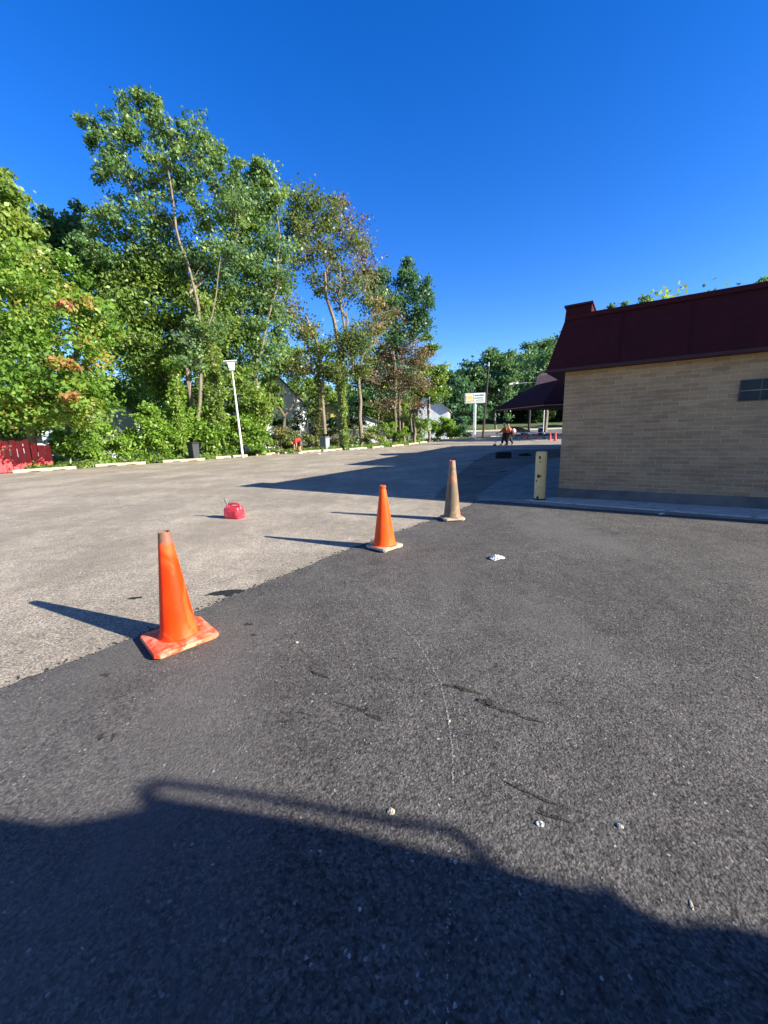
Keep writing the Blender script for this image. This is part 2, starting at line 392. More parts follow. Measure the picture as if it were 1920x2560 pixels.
# concrete apron and walk by the brick building
K = Vector((3.39, 7.36, 0)); AW = R(-33.1)
WD = Vector((math.cos(AW), math.sin(AW), 0)); WN = Vector((-WD.y, WD.x, 0))
def WL(x, y, z=0): return K + WD*x + WN*y + Vector((0, 0, z))
def slab(name, poly, z1, mat):
    o = MB().prism(poly, -.05, z1).build(name, mat, None, bevel=.008); o['kind'] = 'structure'; return o
p = [WL(.03, -.005), WL(3.1, -.005), WL(3.1, -.74), WL(.8, -.62), WL(-.47, -.50)]
slab('walkway', [(q.x, q.y) for q in p], .022, M['concrete'])
p = [WL(3.115, -.005), WL(9, -.005), WL(9, -.78), WL(3.115, -.74)]
slab('walkway', [(q.x, q.y) for q in p], .02, M['concrete'])
ap = [WL(.015, .0), WL(-.485, -.52), WL(-1.28, -.62), (1.86, 7.48), (1.90, 7.7), (2.15, 8.3), (2.6, 9.2), (3.4, 10.75), (4.2, 12.2), (5.3, 14.1), (6.6, 15.9), (7.84, 17.3), (8.9, 18.2)]
q = WL(.0, 6.4); ap = [(a[0], a[1]) for a in ap] + [(q.x+1.6, q.y+3.5), (q.x, q.y), (K.x-.005, K.y+.01)]
slab('apron', ap, .016, paint('apron_concrete', (.27, .245, .20), (.19, .175, .145), rough=.95, scale=1.6, bump=.3, c3=(.13, .12, .10)))
# street with concrete kerb
grid('street', [-165, -60, -20, 0, 12, 40, 100, 165], [71, 76, 80, 85, 90, 94], TZ, .02, M['street'])['kind'] = 'structure'
mb = MB()
for x0, x1, y in ((-60, 14.0, 69.8), (19.5, 24, 69.8), (31, 100, 69.8), (-60, 100, 94.2)):
    mb.box(x0, x1, y, y+.35, TZ(0, y)-.1, TZ(0, y)+.14)
mb.build('kerb', M['concrete'])['kind'] = 'structure'
mb = MB(); mb.box(-60, 100, 96.5, 98.2, TZ(0, 97)-.1, TZ(0, 98.2)+.05)
mb.build('pavement', M['concrete'])['kind'] = 'structure'

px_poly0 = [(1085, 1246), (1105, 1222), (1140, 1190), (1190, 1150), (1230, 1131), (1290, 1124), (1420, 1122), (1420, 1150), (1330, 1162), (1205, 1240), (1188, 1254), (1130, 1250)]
sheet('shade_asphalt', [(G(x, y).x, G(x, y).y) for x, y in px_poly0], .0035, M['shade_lot'], .02, 8)  # darker sheet deepens the building's shade; outline trimmed to stay inside it
# tar patches and stains lying on the asphalt
def blotch(name, cx, cy, a, b_, ang, mat, z, n=40, rough=.35, seed=1):
    r_ = random.Random(seed); ph = [r_.uniform(0, 6.28) for _ in range(5)]
    pts = []
    for i in range(n):
        t = 2*math.pi*i/n; k = 1+rough*sum(math.sin((j+2)*t+ph[j])/(j+1.5) for j in range(5))+r_.uniform(-.1, .1)*rough
        x, y = a*k*math.cos(t), b_*k*math.sin(t)
        pts.append((cx+x*math.cos(ang)-y*math.sin(ang), cy+x*math.sin(ang)+y*math.cos(ang)))
    return sheet(name, pts, z, mat)
def px_poly(name, pts, z, mat):
    return sheet(name, [(G(x, y).x, G(x, y).y) for x, y in pts], z, mat)
px_poly('tar_patch', [(508, 1491), (530, 1482), (548, 1478), (575, 1475), (602, 1474), (611, 1478), (604, 1483), (588, 1485), (580, 1490), (568, 1493), (560, 1488), (538, 1490), (524, 1488)], .004, M['tar'])
px_poly('tar_patch', [(316, 1498), (330, 1494), (354, 1492), (357, 1495), (342, 1497), (336, 1499)], .004, M['tar'])
for i, (x, y, a, b_, an) in enumerate([(1215, 1758, .05, .018, -.5), (1255, 1778, .07, .012, -.5), (1320, 1800, .05, .008, -.5), (1125, 1718, .035, .014, -.4), (1165, 1728, .05, .02, -.5),
        (935, 1795, .045, .01, -.4), (905, 1780, .03, .007, -.4), (800, 1690, .05, .012, -.5), (880, 1770, .06, .008, -.4), (620, 1563, .03, .02, .2), (635, 1590, .02, .015, .2), (255, 1845, .008, .02, 0), (285, 1845, .008, .02, 0),
        (265, 1690, .02, .02, 0), (1330, 1990, .08, .006, -.6), (1380, 2045, .05, .008, -.5), (890, 1455, .06, .008, -.3)]):
    g = G(x, y); blotch('oil_stain', g.x, g.y, a, b_, an, M['stain'], .0085, seed=i, rough=.5)
# sealed cracks & damp patches in the shaded old asphalt
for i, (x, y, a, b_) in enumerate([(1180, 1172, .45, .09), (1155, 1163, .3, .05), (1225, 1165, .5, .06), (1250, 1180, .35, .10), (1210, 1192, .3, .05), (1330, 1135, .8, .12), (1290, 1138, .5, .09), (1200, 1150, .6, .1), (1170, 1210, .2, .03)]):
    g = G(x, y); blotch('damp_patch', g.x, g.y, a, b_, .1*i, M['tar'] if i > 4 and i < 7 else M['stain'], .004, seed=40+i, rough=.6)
# faint arc scratched in white over the fresh asphalt
arc = [(1000, 1570), (1030, 1592), (1056, 1630), (1080, 1668), (1100, 1708), (1112, 1752), (1120, 1795), (1126, 1840), (1131, 1880), (1132, 1960), (1133, 2040), (1126, 2180), (1122, 2300), (1119, 2430), (1116, 2600)]
mb = MB(); pts = []
for i in range(len(arc)-1):
    for k in range(34):
        t = k/34; pts.append(G(arc[i][0]+(arc[i+1][0]-arc[i][0])*t, arc[i][1]+(arc[i+1][1]-arc[i][1])*t))
for q in pts:
    if rnd.random() < (.62 if q.y > 1.25 else .22):
        s_ = rnd.uniform(.0009, .0024)*max(1, q.y*.72); x, y = q.x+rnd.gauss(0, .0022), q.y+rnd.gauss(0, .002)
        mb.add([(x-s_, y-s_*.6, .0092), (x+s_, y-s_, .0092), (x+s_*.8, y+s_, .0092), (x-s_*.7, y+s_, .0092)], [(0, 1, 2, 3)])
mb.build('chalk_mark', paint('chalk', (.42, .41, .38), (.3, .29, .27), rough=.9))['kind'] = 'structure'

# loose grit: countless small stones over both surfaces
mb = MB()
for i in range(300):
    y = .7+ (rnd.random()**1.6)*12; x = rnd.uniform(-1.05, 1.05)*y
    if i < 220: px, py = rnd.choice([(1240, 1800), (1180, 1830), (1400, 1700), (900, 1600), (1250, 1900), (760, 1560)]); g = G(px+rnd.gauss(0, 120), py+rnd.gauss(0, 70)); x, y = g.x, g.y
    s_ = rnd.uniform(.0007, .0019)*(1+y*.32); hz = s_*.55
    a = rnd.uniform(0, 3.1); pr = []
    for k in range(5):
        t = a+k*1.2566; pr.append((x+s_*math.cos(t)*rnd.uniform(.6, 1.1), y+s_*math.sin(t)*rnd.uniform(.6, 1.1)))
    mb.prism(pr, .004, .009+hz)
o = mb.build('grit', paint('grit_stone', (.42, .40, .36), (.22, .21, .19), rough=.9, scale=2)); o['kind'] = 'stuff'
tag(o, 'tiny pale stones scattered over the asphalt', 'grit')

mb = MB()
for x, y in mbp:
    if y < 1 or rnd.random() < .25: continue
    for k in range(3):
        cx, cy = x-abs(rnd.gauss(0, .03)), y+rnd.gauss(0, .03); s_ = rnd.uniform(.002, .006)*(1+y*.1); a = rnd.uniform(0, 3)
        mb.prism([(cx+s_*math.cos(a+j*1.2566)*rnd.uniform(.6, 1.1), cy+s_*math.sin(a+j*1.2566)*rnd.uniform(.6, 1.1)) for j in range(5)], -.001, .003+s_*.7)
o = mb.build('asphalt_crumbs', M['stain']); tag(o, 'dark asphalt crumbs spilled along the edge of the fresh paving', 'crumbs', kind='stuff')

# ------------------------------------------------------------ brick building
def brick_mat(name, c1, c2, c3, mortar):
    mt, nt, b = new_mat(name); co = N(nt, 'ShaderNodeTexCoord').outputs['Object']
    sx = N(nt, 'ShaderNodeSeparateXYZ'); nt.links.new(co, sx.inputs[0])
    ad = N(nt, 'ShaderNodeMath', operation='ADD'); nt.links.new(sx.outputs[0], ad.inputs[0]); nt.links.new(sx.outputs[1], ad.inputs[1])
    cm = N(nt, 'ShaderNodeCombineXYZ'); nt.links.new(ad.outputs[0], cm.inputs[0]); nt.links.new(sx.outputs[2], cm.inputs[1])
    br = N(nt, 'ShaderNodeTexBrick'); nt.links.new(cm.outputs[0], br.inputs['Vector'])
    br.inputs['Scale'].default_value = 1; br.inputs['Brick Width'].default_value = .23; br.inputs['Row Height'].default_value = .068
    br.inputs['Mortar Size'].default_value = .005; br.inputs['Mortar Smooth'].default_value = .3; br.inputs['Bias'].default_value = 0
    br.inputs['Color1'].default_value = (*c1, 1); br.inputs['Color2'].default_value = (*c2, 1); br.inputs['Mortar'].default_value = (*mortar, 1)
    n1 = noise(nt, 3.2, 5, .6, cm.outputs[0], stretch=(.5, 2.5, 1)); n2 = noise(nt, 60, 4, .7, cm.outputs[0]); n3 = noise(nt, 1.0, 4, .6, cm.outputs[0])
    col = mixc(nt, ramp(nt, n1, [(.5, (0, 0, 0)), (.68, (.7, .7, .7))]), br.outputs['Color'], c3)
    col = mixc(nt, .6, col, ramp(nt, n2, [(.3, (.7, .7, .7)), (.7, (1.3, 1.28, 1.25))]), 'MULTIPLY')
    col = mixc(nt, .5, col, ramp(nt, n3, [(.3, (.75, .75, .75)), (.7, (1.25, 1.22, 1.15))]), 'MULTIPLY')
    nt.links.new(col, b.inputs['Base Color']); b.inputs['Roughness'].default_value = .9
    iv = N(nt, 'ShaderNodeMath', operation='SUBTRACT'); iv.inputs[0].default_value = 1; nt.links.new(br.outputs['Fac'], iv.inputs[1])
    a2 = N(nt, 'ShaderNodeMath', operation='MULTIPLY_ADD'); a2.inputs[1].default_value = .35
    nt.links.new(n2, a2.inputs[0]); nt.links.new(iv.outputs[0], a2.inputs[2])
    bumpn(nt, a2.outputs[0], .8, .006, b); return mt
M['brick'] = brick_mat('tan_brick', (.44, .28, .145), (.33, .205, .105), (.25, .155, .085), (.54, .40, .25))
M['maroon'] = paint('maroon_metal', (.050, .009, .011), (.041, .008, .010), rough=.75, scale=2.5, c3=(.055, .010, .012), spec=.12)
M['maroon_edge'] = paint('maroon_trim', (.050, .011, .016), (.036, .009, .013), rough=.55, spec=.3)
M['faded'] = paint('sunlit_red_trim', (.70, .33, .28), (.6, .26, .22), rough=.6, scale=4)  # pink tone stands in for sun on the maroon roof curb
M['glass'] = paint('dark_glass', (.015, .016, .018), (.03, .03, .034), rough=.35, scale=9, spec=.25)
bld = thing('brick_building', 'low tan brick building with a dark maroon mansard roof, beside the yellow bollard', 'building', K, AW)
BW, BD = 11.0, 6.6
MB().box(0, BW, 0, BD, .2, 2.62).build('wall', M['brick'], bld)
MB().box(-.012, BW+.012, -.012, BD+.012, -.02, .2).build('foundation', paint('foundation', (.17, .155, .135), (.10, .095, .085), rough=.95, scale=3, bump=.5), bld)
o = MB()
e0, t0, ze, zt = .29, -.12, 2.36, 3.28
lo = [(-e0, -.2), (BW+e0, -.2), (BW+e0, BD+.2), (-e0, BD+.2)]; hi = [(-.07, .15), (BW-.1, .15), (BW-.1, BD-.15), (-.07, BD-.15)]
o.loft([[(x, y, ze) for x, y in lo], [(x, y, ze+.02) for x, y in lo], [(x, y, zt) for x, y in hi]])
roof = o.build('roof', M['maroon'], bld)
# standing seams on the front slope and side slope
def seam(o, a, b_, nrm, wv):
    a, b_, nrm, wv = Vector(a), Vector(b_), Vector(nrm).normalized(), Vector(wv).normalized()
    hw, hh = .007, .010
    v = [a-wv*hw-nrm*.01, a+wv*hw-nrm*.01, a+wv*hw+nrm*hh, a-wv*hw+nrm*hh, b_-wv*hw-nrm*.01, b_+wv*hw-nrm*.01, b_+wv*hw+nrm*hh, b_-wv*hw+nrm*hh]
    o.add(v, [(0, 1, 2, 3), (7, 6, 5, 4), (0, 4, 5, 1), (1, 5, 6, 2), (2, 6, 7, 3), (3, 7, 4, 0)])
for i in range(1, 12):
    x = -.1+i*.93
    o = MB(); seam(o, (x, -.2, ze+.03), (x, .15, zt), (0, -.92, .35), (1, 0, 0)); o.build('seam', M['maroon'], roof)
for i in range(1, 10):
    y = i*.62; o = MB(); seam(o, (-e0, y, ze+.03), (-.07, y, zt), (-.92, 0, .22), (0, 1, 0)); o.build('seam', M['maroon_edge'], roof)
MB().box(-e0-.012, BW+e0+.012, -.212, BD+.212, ze-.035, ze+.012).build('drip_edge', M['maroon_edge'], roof)
mb = MB(); mb.box(-.06, BW-.1, .10, .22, zt-.05, zt+.03)
mb.build('coping', M['maroon'], roof, bevel=.004)
# raised corner of the parapet
o = MB(); o.loft([[(-.085, .12, 3.2), (.34, .12, 3.2), (.34, .95, 3.2), (-.085, .95, 3.2)], [(-.07, .15, 3.46), (.34, .15, 3.46), (.34, .95, 3.46), (-.07, .95, 3.46)]])
pr = o.build('parapet_end', M['maroon'], bld)
MB().box(-.10, .36, .10, .98, 3.455, 3.485).build('cap', M['maroon_edge'], pr)
# vent window with glass blocks
wx, wz = 2.43, 1.645
win = MB().box(wx, wx+.98, -.03, .03, wz, wz+.31).build('window', paint('block_joint', (.10, .10, .09), (.07, .07, .065), rough=.8), bld)
mb = MB()
for j in range(2):
    for i in range(4): mb.box(wx+.012+i*.243, wx+.233+i*.243, -.038, -.02, wz+.012+j*.155, wz+.142+j*.155)
mb.build('pane', M['glass'], win, bevel=.006)
MB().box(wx, wx+.98, -.044, -.028, wz+.147, wz+.152).build('bar', M['grey_metal'], win)

# canopy building behind
cb = thing('canopy_building', 'dark maroon hip roofed canopy on posts behind the brick building', 'building')
A = Vector((6.5, 22.4, 2.42)); B = Vector((7.55, 18.4, 2.40)); Cc = Vector((13.6, 17.2, 2.4)); D = Vector((14.4, 25.6, 2.42))
T = [Vector((8.42, 21.6, 3.62)), Vector((8.75, 19.6, 3.62)), Vector((12.5, 19.2, 3.62)), Vector((12.8, 22.4, 3.62))]
o = MB(); lo = [A, B, Cc, D]
o.loft([[q-Vector((0, 0, .04)) for q in lo], [q+Vector((0, 0, .10)) for q in lo], T])
cr = o.build('roof', M['maroon'], cb)
o = MB()
for q, q2 in ((A, B), (B, Cc)):
    n_ = (q2-q).cross(Vector((0, 0, 1))).normalized()*.012
    o.loft([[q+n_+Vector((0, 0, -.055)), q2+n_+Vector((0, 0, -.055)), q2-n_+Vector((0, 0, -.055)), q-n_+Vector((0, 0, -.055))], [q+n_+Vector((0, 0, -.015)), q2+n_+Vector((0, 0, -.015)), q2-n_+Vector((0, 0, -.015)), q-n_+Vector((0, 0, -.015))]])
o.build('fascia', paint('fascia', (.30, .17, .16), (.22, .12, .12)), cr)
# flat top curb, its pink colour paints sunlight onto maroon metal
o = MB(); TT = [q.copy() for q in T]
o.loft([[q-Vector((0, 0, .05)) for q in TT], [q+Vector((0, 0, .42)) for q in TT], [TT[0]+Vector((.9, -.6, .75)), TT[1]+Vector((.9, .1, .75)), TT[2]+Vector((-.6, .2, .75)), TT[3]+Vector((-.6, -.8, .75))]])
o.build('roof_curb', M['faded'], cb)
for x, y in ((12.6, 23.6), (13.2, 19.0), (13.6, 24.4)):
    MB().box(x-.09, x+.09, y-.09, y+.09, 0, 2.42).build('post', M['dark'], cb)
# long rear wing, hidden behind the front building; shades the far lot
rw = thing('rear_wing', 'maroon roofed rear wing standing behind the brick building', 'building')
poly = [(8.7, 18.9), (15.6, 32.6), (26, 26), (19, 12)]
def off(pl, k):
    cx = sum(p_[0] for p_ in pl)/len(pl); cy = sum(p_[1] for p_ in pl)/len(pl)
    return [(cx+(x-cx)*k, cy+(y-cy)*k) for x, y in pl]
rp = [(7.2, 13.12), (15.3, 30.7), (24, 21.8), (17, 7.0)]
MB().prism(rp, -.02, 3.0).build('wall', M['brick'], rw)
MB().loft([[(x, y, 2.95) for x, y in off(rp, 1.0)], [(x, y, 4.2) for x, y in off(rp, .985)]]).build('roof', M['maroon'], rw)

# ------------------------------------------------------------ cones
def cone_mat(name, c1, c2, c3, topc=None, toph=.7, dirt=.0, dirtc=(.35, .3, .22)):
    mt, nt, b = new_mat(name); co = N(nt, 'ShaderNodeTexCoord').outputs['Object']
    n1 = noise(nt, 5, 5, .6, co, stretch=(1, 1, .6)); n2 = noise(nt, 18, 5, .65, co)
    col = ramp(nt, n1, [(.38, c1), (.55, c2), (.72, c3)])
    if dirt: col = mixc(nt, ramp(nt, n2, [(.62-dirt*.45, (0, 0, 0)), (.74-dirt*.3, (.85,)*3)]), col, dirtc)
    n4 = noise(nt, 90, 2, .5, co); col = mixc(nt, ramp(nt, n4, [(.70, (0, 0, 0)), (.75, (.8,)*3)]), col, (.05, .03, .02))
    wv = N(nt, 'ShaderNodeTexNoise'); wv.inputs['Scale'].default_value = 3.2; wv.inputs['Distortion'].default_value = 1.2; wv.inputs['Detail'].default_value = 2; nt.links.new(co, wv.inputs['Vector'])
    col = mixc(nt, ramp(nt, wv.outputs['Fac'], [(.50, (0, 0, 0)), (.56, (.55,)*3), (.64, (0, 0, 0))]), col, c3)
    if topc:
        sx = N(nt, 'ShaderNodeSeparateXYZ'); nt.links.new(co, sx.inputs[0])
        ad = N(nt, 'ShaderNodeMath', operation='MULTIPLY_ADD'); ad.inputs[1].default_value = .05; nt.links.new(n2, ad.inputs[0]); nt.links.new(sx.outputs[2], ad.inputs[2])
        mr = N(nt, 'ShaderNodeMapRange'); mr.inputs[1].default_value = toph; mr.inputs[2].default_value = toph+.03; nt.links.new(ad.outputs[0], mr.inputs[0])
        col = mixc(nt, mr.outputs[0], col, topc)
    nt.links.new(col, b.inputs['Base Color']); b.inputs['Roughness'].default_value = .42; b.inputs['Specular IOR Level'].default_value = .2
    nt.links.new(ramp(nt, n2, [(.3, (.45,)*3), (.7, (.6,)*3)]), b.inputs['Roughness'])
    bumpn(nt, n2, .25, .01, b); return mt
CO1 = cone_mat('cone_orange_worn', (.84, .034, .001), (.88, .048, .002), (.86, .13, .04), (.20, .10, .07), .70)
CO1B = cone_mat('cone_base_worn', (.78, .05, .015), (.82, .09, .035), (.80, .22, .12), None, 0, .35, (.74, .34, .22))
CO2 = cone_mat('cone_orange_clean', (.85, .065, .004), (.87, .085, .008), (.88, .12, .02))
CO2B = cone_mat('cone_base_beige', (.34, .28, .21), (.40, .33, .25), (.46, .38, .29), None, 0, .3, (.25, .20, .15))
CO3 = cone_mat('cone_faded', (.16, .12, .08), (.27, .21, .135), (.42, .15, .075), (.38, .16, .11), .82, .62, (.13, .10, .065))
def traffic_cone(label, x, y, H, rb, rt, bw, rz, mc, mbse, rough_top=False, lip=True, group='traffic cones on the near asphalt', chamf=.22, n=40, tilt=(0, 0)):
    t = thing('traffic_cone', label, 'traffic cone', (x, y, .006+abs(tilt[1])*bw*.5), rz, group)
    t.rotation_euler = (tilt[0], tilt[1], rz)
    bh = .028; h = bw/2; c_ = h*chamf
    oc = [(-h+c_, -h), (h-c_, -h), (h, -h+c_), (h, h-c_), (h-c_, h), (-h+c_, h), (-h, h-c_), (-h, -h+c_)]
    z0 = .014
    MB().loft([[(a*.985, b_*.985, z0) for a, b_ in oc], [(a, b_, z0+.006) for a, b_ in oc], [(a*.98, b_*.98, z0+bh) for a, b_ in oc], [(a*.80, b_*.80, z0+bh+.008) for a, b_ in oc]]).build('base', mbse, t, bevel=.004)
    prof = [(rb+.030, z0+bh+.004), (rb+.010, z0+bh+.012), (rb, z0+bh+.04)]
    for k in range(1, 13):
        f = k/12; prof.append((rb+(rt-rb)*f, z0+bh+.04+(H-bh-z0-.04)*f))
    if lip: prof = prof[:-1] + [(rt+.001, H-.035), (rt+.006, H-.028), (rt+.006, H-.006), (rt+.003, H)]
    prof += [(rt-.006, H-.001), (rt-.008, H-.06)]
    mb = MB(); mb.lathe(prof, n, close0=False, close1=True)
    if rough_top:
        rr = random.Random(5)
        L = len(prof)
        for k in range(L-3, L-1):
            for i in range(n):
                v = mb.v[k*n+i]; j = .003*math.sin(i*.5)+.003*math.sin(i*1.3+1)+rr.uniform(-.0015, .0015)
                mb.v[k*n+i] = (v[0]*(1+j*3), v[1]*(1+j*3), v[2]+j-.01)
    mb.build('cone_body', mc, t, smooth=True)
    for sx in (-1, 1):
        for sy in (-1, 1): MB().box(sx*h*.72-.022, sx*h*.72+.022, sy*h*.72-.022, sy*h*.72+.022, -.001, z0+.004).build('foot_pad', mbse, t)
    return t
traffic_cone('worn orange traffic cone with a scraped grey tip, largest and nearest in the photo', -1.425, 2.415, .775, .112, .034, .40, R(44), CO1, CO1B, rough_top=True, lip=False, chamf=.15)
traffic_cone('clean bright orange traffic cone on a beige base, middle of the three near cones', -.005, 4.41, .75, .125, .030, .33, R(44), CO2, CO2B, chamf=.13)
traffic_cone('tall faded beige traffic cone with a torn tip, nearest the bollard', 1.05, 5.80, .915, .125, .040, .335, R(6), CO3, CO2B, rough_top=True, lip=False)

# ------------------------------------------------------------ gas can
gc = thing('gas_can', 'red plastic fuel can with a grey spout standing on the old asphalt', 'fuel can', (-2.56, 6.45, .0), R(-20))
RED = paint('red_plastic', (.66, .028, .050), (.56, .022, .04), rough=.4, scale=5, c3=(.74, .10, .13))
def rrect(w_, d_, r_, z, cx=0, cy=0, n=5):
    out = []
    for sx, sy, a0 in ((1, 1, 0), (-1, 1, 90), (-1, -1, 180), (1, -1, 270)):
        for k in range(n):
            a = R(a0+90*k/(n-1)); out.append((cx+sx*(w_/2-r_)+r_*math.cos(a), cy+sy*(d_/2-r_)+r_*math.sin(a), z))
    return out
mb = MB(); mb.loft([rrect(.29, .17, .03, .0), rrect(.305, .185, .035, .012), rrect(.31, .19, .035, .10), rrect(.305, .186, .035, .165), rrect(.285, .165, .035, .192, .005), rrect(.21, .10, .03, .205, .012)])
body = mb.build('body', RED, gc, smooth=True)
mb = MB()
for s_ in (-1, 1):   # moulded panel on each broad side
    mb.box(-.115, .12, s_*.0945-.004, s_*.0945+.004, .03, .13)
mb.build('panel', RED, body, bevel=.003)
mb = MB(); mb.tube([(-.085, 0, .19), (-.075, 0, .225), (-.05, 0, .245), (.0, 0, .252), (.07, 0, .252), (.11, 0, .24), (.135, 0, .205), (.14, 0, .17)], [.03, .024, .02, .018, .018, .02, .024, .03], 10)
mb.build('handle', RED, gc, smooth=True)
mb = MB(); mb.lathe([(.032, 0), (.032, .03), (.026, .034)], 16)
for i, v in enumerate(mb.v): mb.v[i] = (v[0]-.115, v[1], v[2]+.188)
GS = paint('spout_plastic', (.10, .10, .09), (.16, .15, .13), rough=.6)
cap = mb.build('collar', RED, gc, smooth=True)
mb = MB(); mb.tube([(-.115, 0, .21), (-.12, 0, .245), (-.145, 0, .285), (-.175, 0, .325)], [.026, .022, .018, .017], 10)
mb.tube([(-.115, 0, .245), (-.10, 0, .262), (-.085, 0, .255), (-.085, 0, .235)], .007, 8)
mb.build('spout', GS, gc, smooth=True)

# ------------------------------------------------------------ bollard
mt, nt, b = new_mat('bollard_paint'); co = N(nt, 'ShaderNodeTexCoord').outputs['Object']
n1 = noise(nt, 9, 6, .6, co); n2 = noise(nt, 2.6, 4, .5, co, stretch=(1, 1, 1.2))
col = ramp(nt, n1, [(.35, (.80, .56, .22)), (.65, (.66, .46, .18))])
col = mixc(nt, ramp(nt, n1, [(.66, (0, 0, 0)), (.69, (1, 1, 1))]), col, (.36, .22, .08))
nt.links.new(col, b.inputs['Base Color']); b.inputs['Roughness'].default_value = .5; bumpn(nt, n1, .3, .01, b)
bo = thing('bollard', 'chipped cream yellow steel bollard standing on the concrete apron', 'bollard', (2.95, 7.17, .016))
mb = MB(); mb.lathe([(.098, 0), (.098, .86), (.096, .885), (.086, .90), (.05, .908), (.0, .91)], 28, close1=False)
post = mb.build('post', mt, bo, smooth=True)
MB().lathe([(.118, 0), (.116, .02), (.099, .03)], 24).build('footing', M['dark'], bo, smooth=True)
RU = paint('rust', (.10, .045, .02), (.045, .022, .012), rough=.9, scale=25)
def chip(cz, ang, hw, hh, seed):
    rr = random.Random(seed); n = 14; vs = []
    for k in range(n):
        t = 2*math.pi*k/n; q = rr.uniform(.55, 1.15); a = ang+hw/.1*math.cos(t)*q; z = cz+hh*math.sin(t)*q
        vs.append((.0995*math.cos(a), .0995*math.sin(a), z))
    mb = MB(); vs.append((.1012*math.cos(ang), .1012*math.sin(ang), cz)); mb.add(vs, [(k, (k+1) % n, n) for k in range(n)])
    mb.build('rust_chip', RU, post)
for i, q in enumerate([(.80, R(-128), .022, .035), (.715, R(-122), .028, .008), (.455, R(-128), .045, .04), (.37, R(-150), .02, .02), (.25, R(-120), .015, .008), (.05, R(-132), .03, .03), (.12, R(-128), .012, .012)]):
    chip(*q, i)

# ------------------------------------------------------------ litter
PL = paint('plastic_film', (.62, .62, .62), (.45, .45, .46), rough=.35, scale=30)
PAP = paint('paper', (.52, .50, .45), (.36, .34, .29), rough=.85, scale=40)
PAP2 = paint('paper_yellowed', (.50, .44, .30), (.40, .37, .30), rough=.85, scale=50)
def crumple(name, label, cat, x, y, sx, sy, sz, mat, seed, z0=.006, rz=0):
    rr = random.Random(seed); mb = MB(); n = 11
    for j in range(n):
        for i in range(n):
            u, v = i/(n-1)*2-1, j/(n-1)*2-1
            k = max(0, 1-(u*u+v*v)*.55)
            mb.v.append((u*sx*(1-.25*v*v)+rr.uniform(-.1, .1)*sx, v*sy*(1-.3*u*u)+rr.uniform(-.1, .1)*sy, max(.001, sz*(k*rr.uniform(.25, 1.0)))))
    for j in range(n-1):
        for i in range(n-1): a = j*n+i; mb.f.append((a, a+1, a+n+1, a+n))
    o = mb.build(name, mat); o.location = (x, y, z0); o.rotation_euler = (0, 0, rz)
    md = o.modifiers.new('t', 'SOLIDIFY'); md.thickness = .0008
    return tag(o, label, cat)
g = G(1242, 1398); crumple('plastic_bag', 'crumpled clear white plastic bag on the dark asphalt right of the middle orange cone', 'litter', g.x, g.y, .085, .065, .045, PL, 3, rz=.4)
g = G(1654, 1287); crumple('paper_scrap', 'white crumpled scrap lying on dark asphalt beside the walkway', 'litter', g.x, g.y, .045, .03, .03, PL, 4)
g = G(978, 2033); crumple('paper_scrap', 'yellowish white scrap lying inside the thin rail shadow', 'litter', g.x, g.y, .014, .013, .010, PAP2, 5)
g = G(1350, 2064); crumple('paper_scrap', 'ribbed white scrap near the truck shadow, middle of the three near scraps', 'litter', g.x, g.y, .014, .012, .010, PAP, 6)
g = G(1550, 2070); crumple('paper_scrap', 'small white scrap farthest right of the three near scraps', 'litter', g.x, g.y, .010, .009, .008, PAP, 7)
g = G(742, 1609); crumple('pebble', 'cream coloured pebble on the dark asphalt right of the nearest cone', 'pebble', g.x, g.y, .011, .010, .012, PAP2, 8)
g = G(1122, 1805); crumple('pebble', 'pale yellow pebble lying on the chalk arc', 'pebble', g.x, g.y, .008, .012, .008, PAP2, 9)
g = G(900, 2277); crumple('pebble', 'white pebble inside the dark truck shadow', 'pebble', g.x, g.y, .005, .006, .005, PAP, 10)
g = G(1728, 2268); crumple('dry_leaf', 'small curled yellow leaf above the dark shadow edge', 'leaf', g.x, g.y, .004, .014, .004, PAP2, 12, rz=-.4)
g = G(943, 1162); crumple('paper_scrap', 'far white litter by the wheel stops, right of the stooping person', 'litter', -6.1, 29.2, .14, .1, .08, PL, 13, 0)
crumple('paper_scrap', 'far white litter in front of the grey bin', 'litter', G(798, 1136).x, G(798, 1136).y, .12, .1, .1, PL, 14, 0)
g = G(712, 1134); crumple('paper_scrap', 'pale rag on the ground left of the stooping person', 'litter', g.x, g.y, .16, .14, .16, PAP, 15, 0)

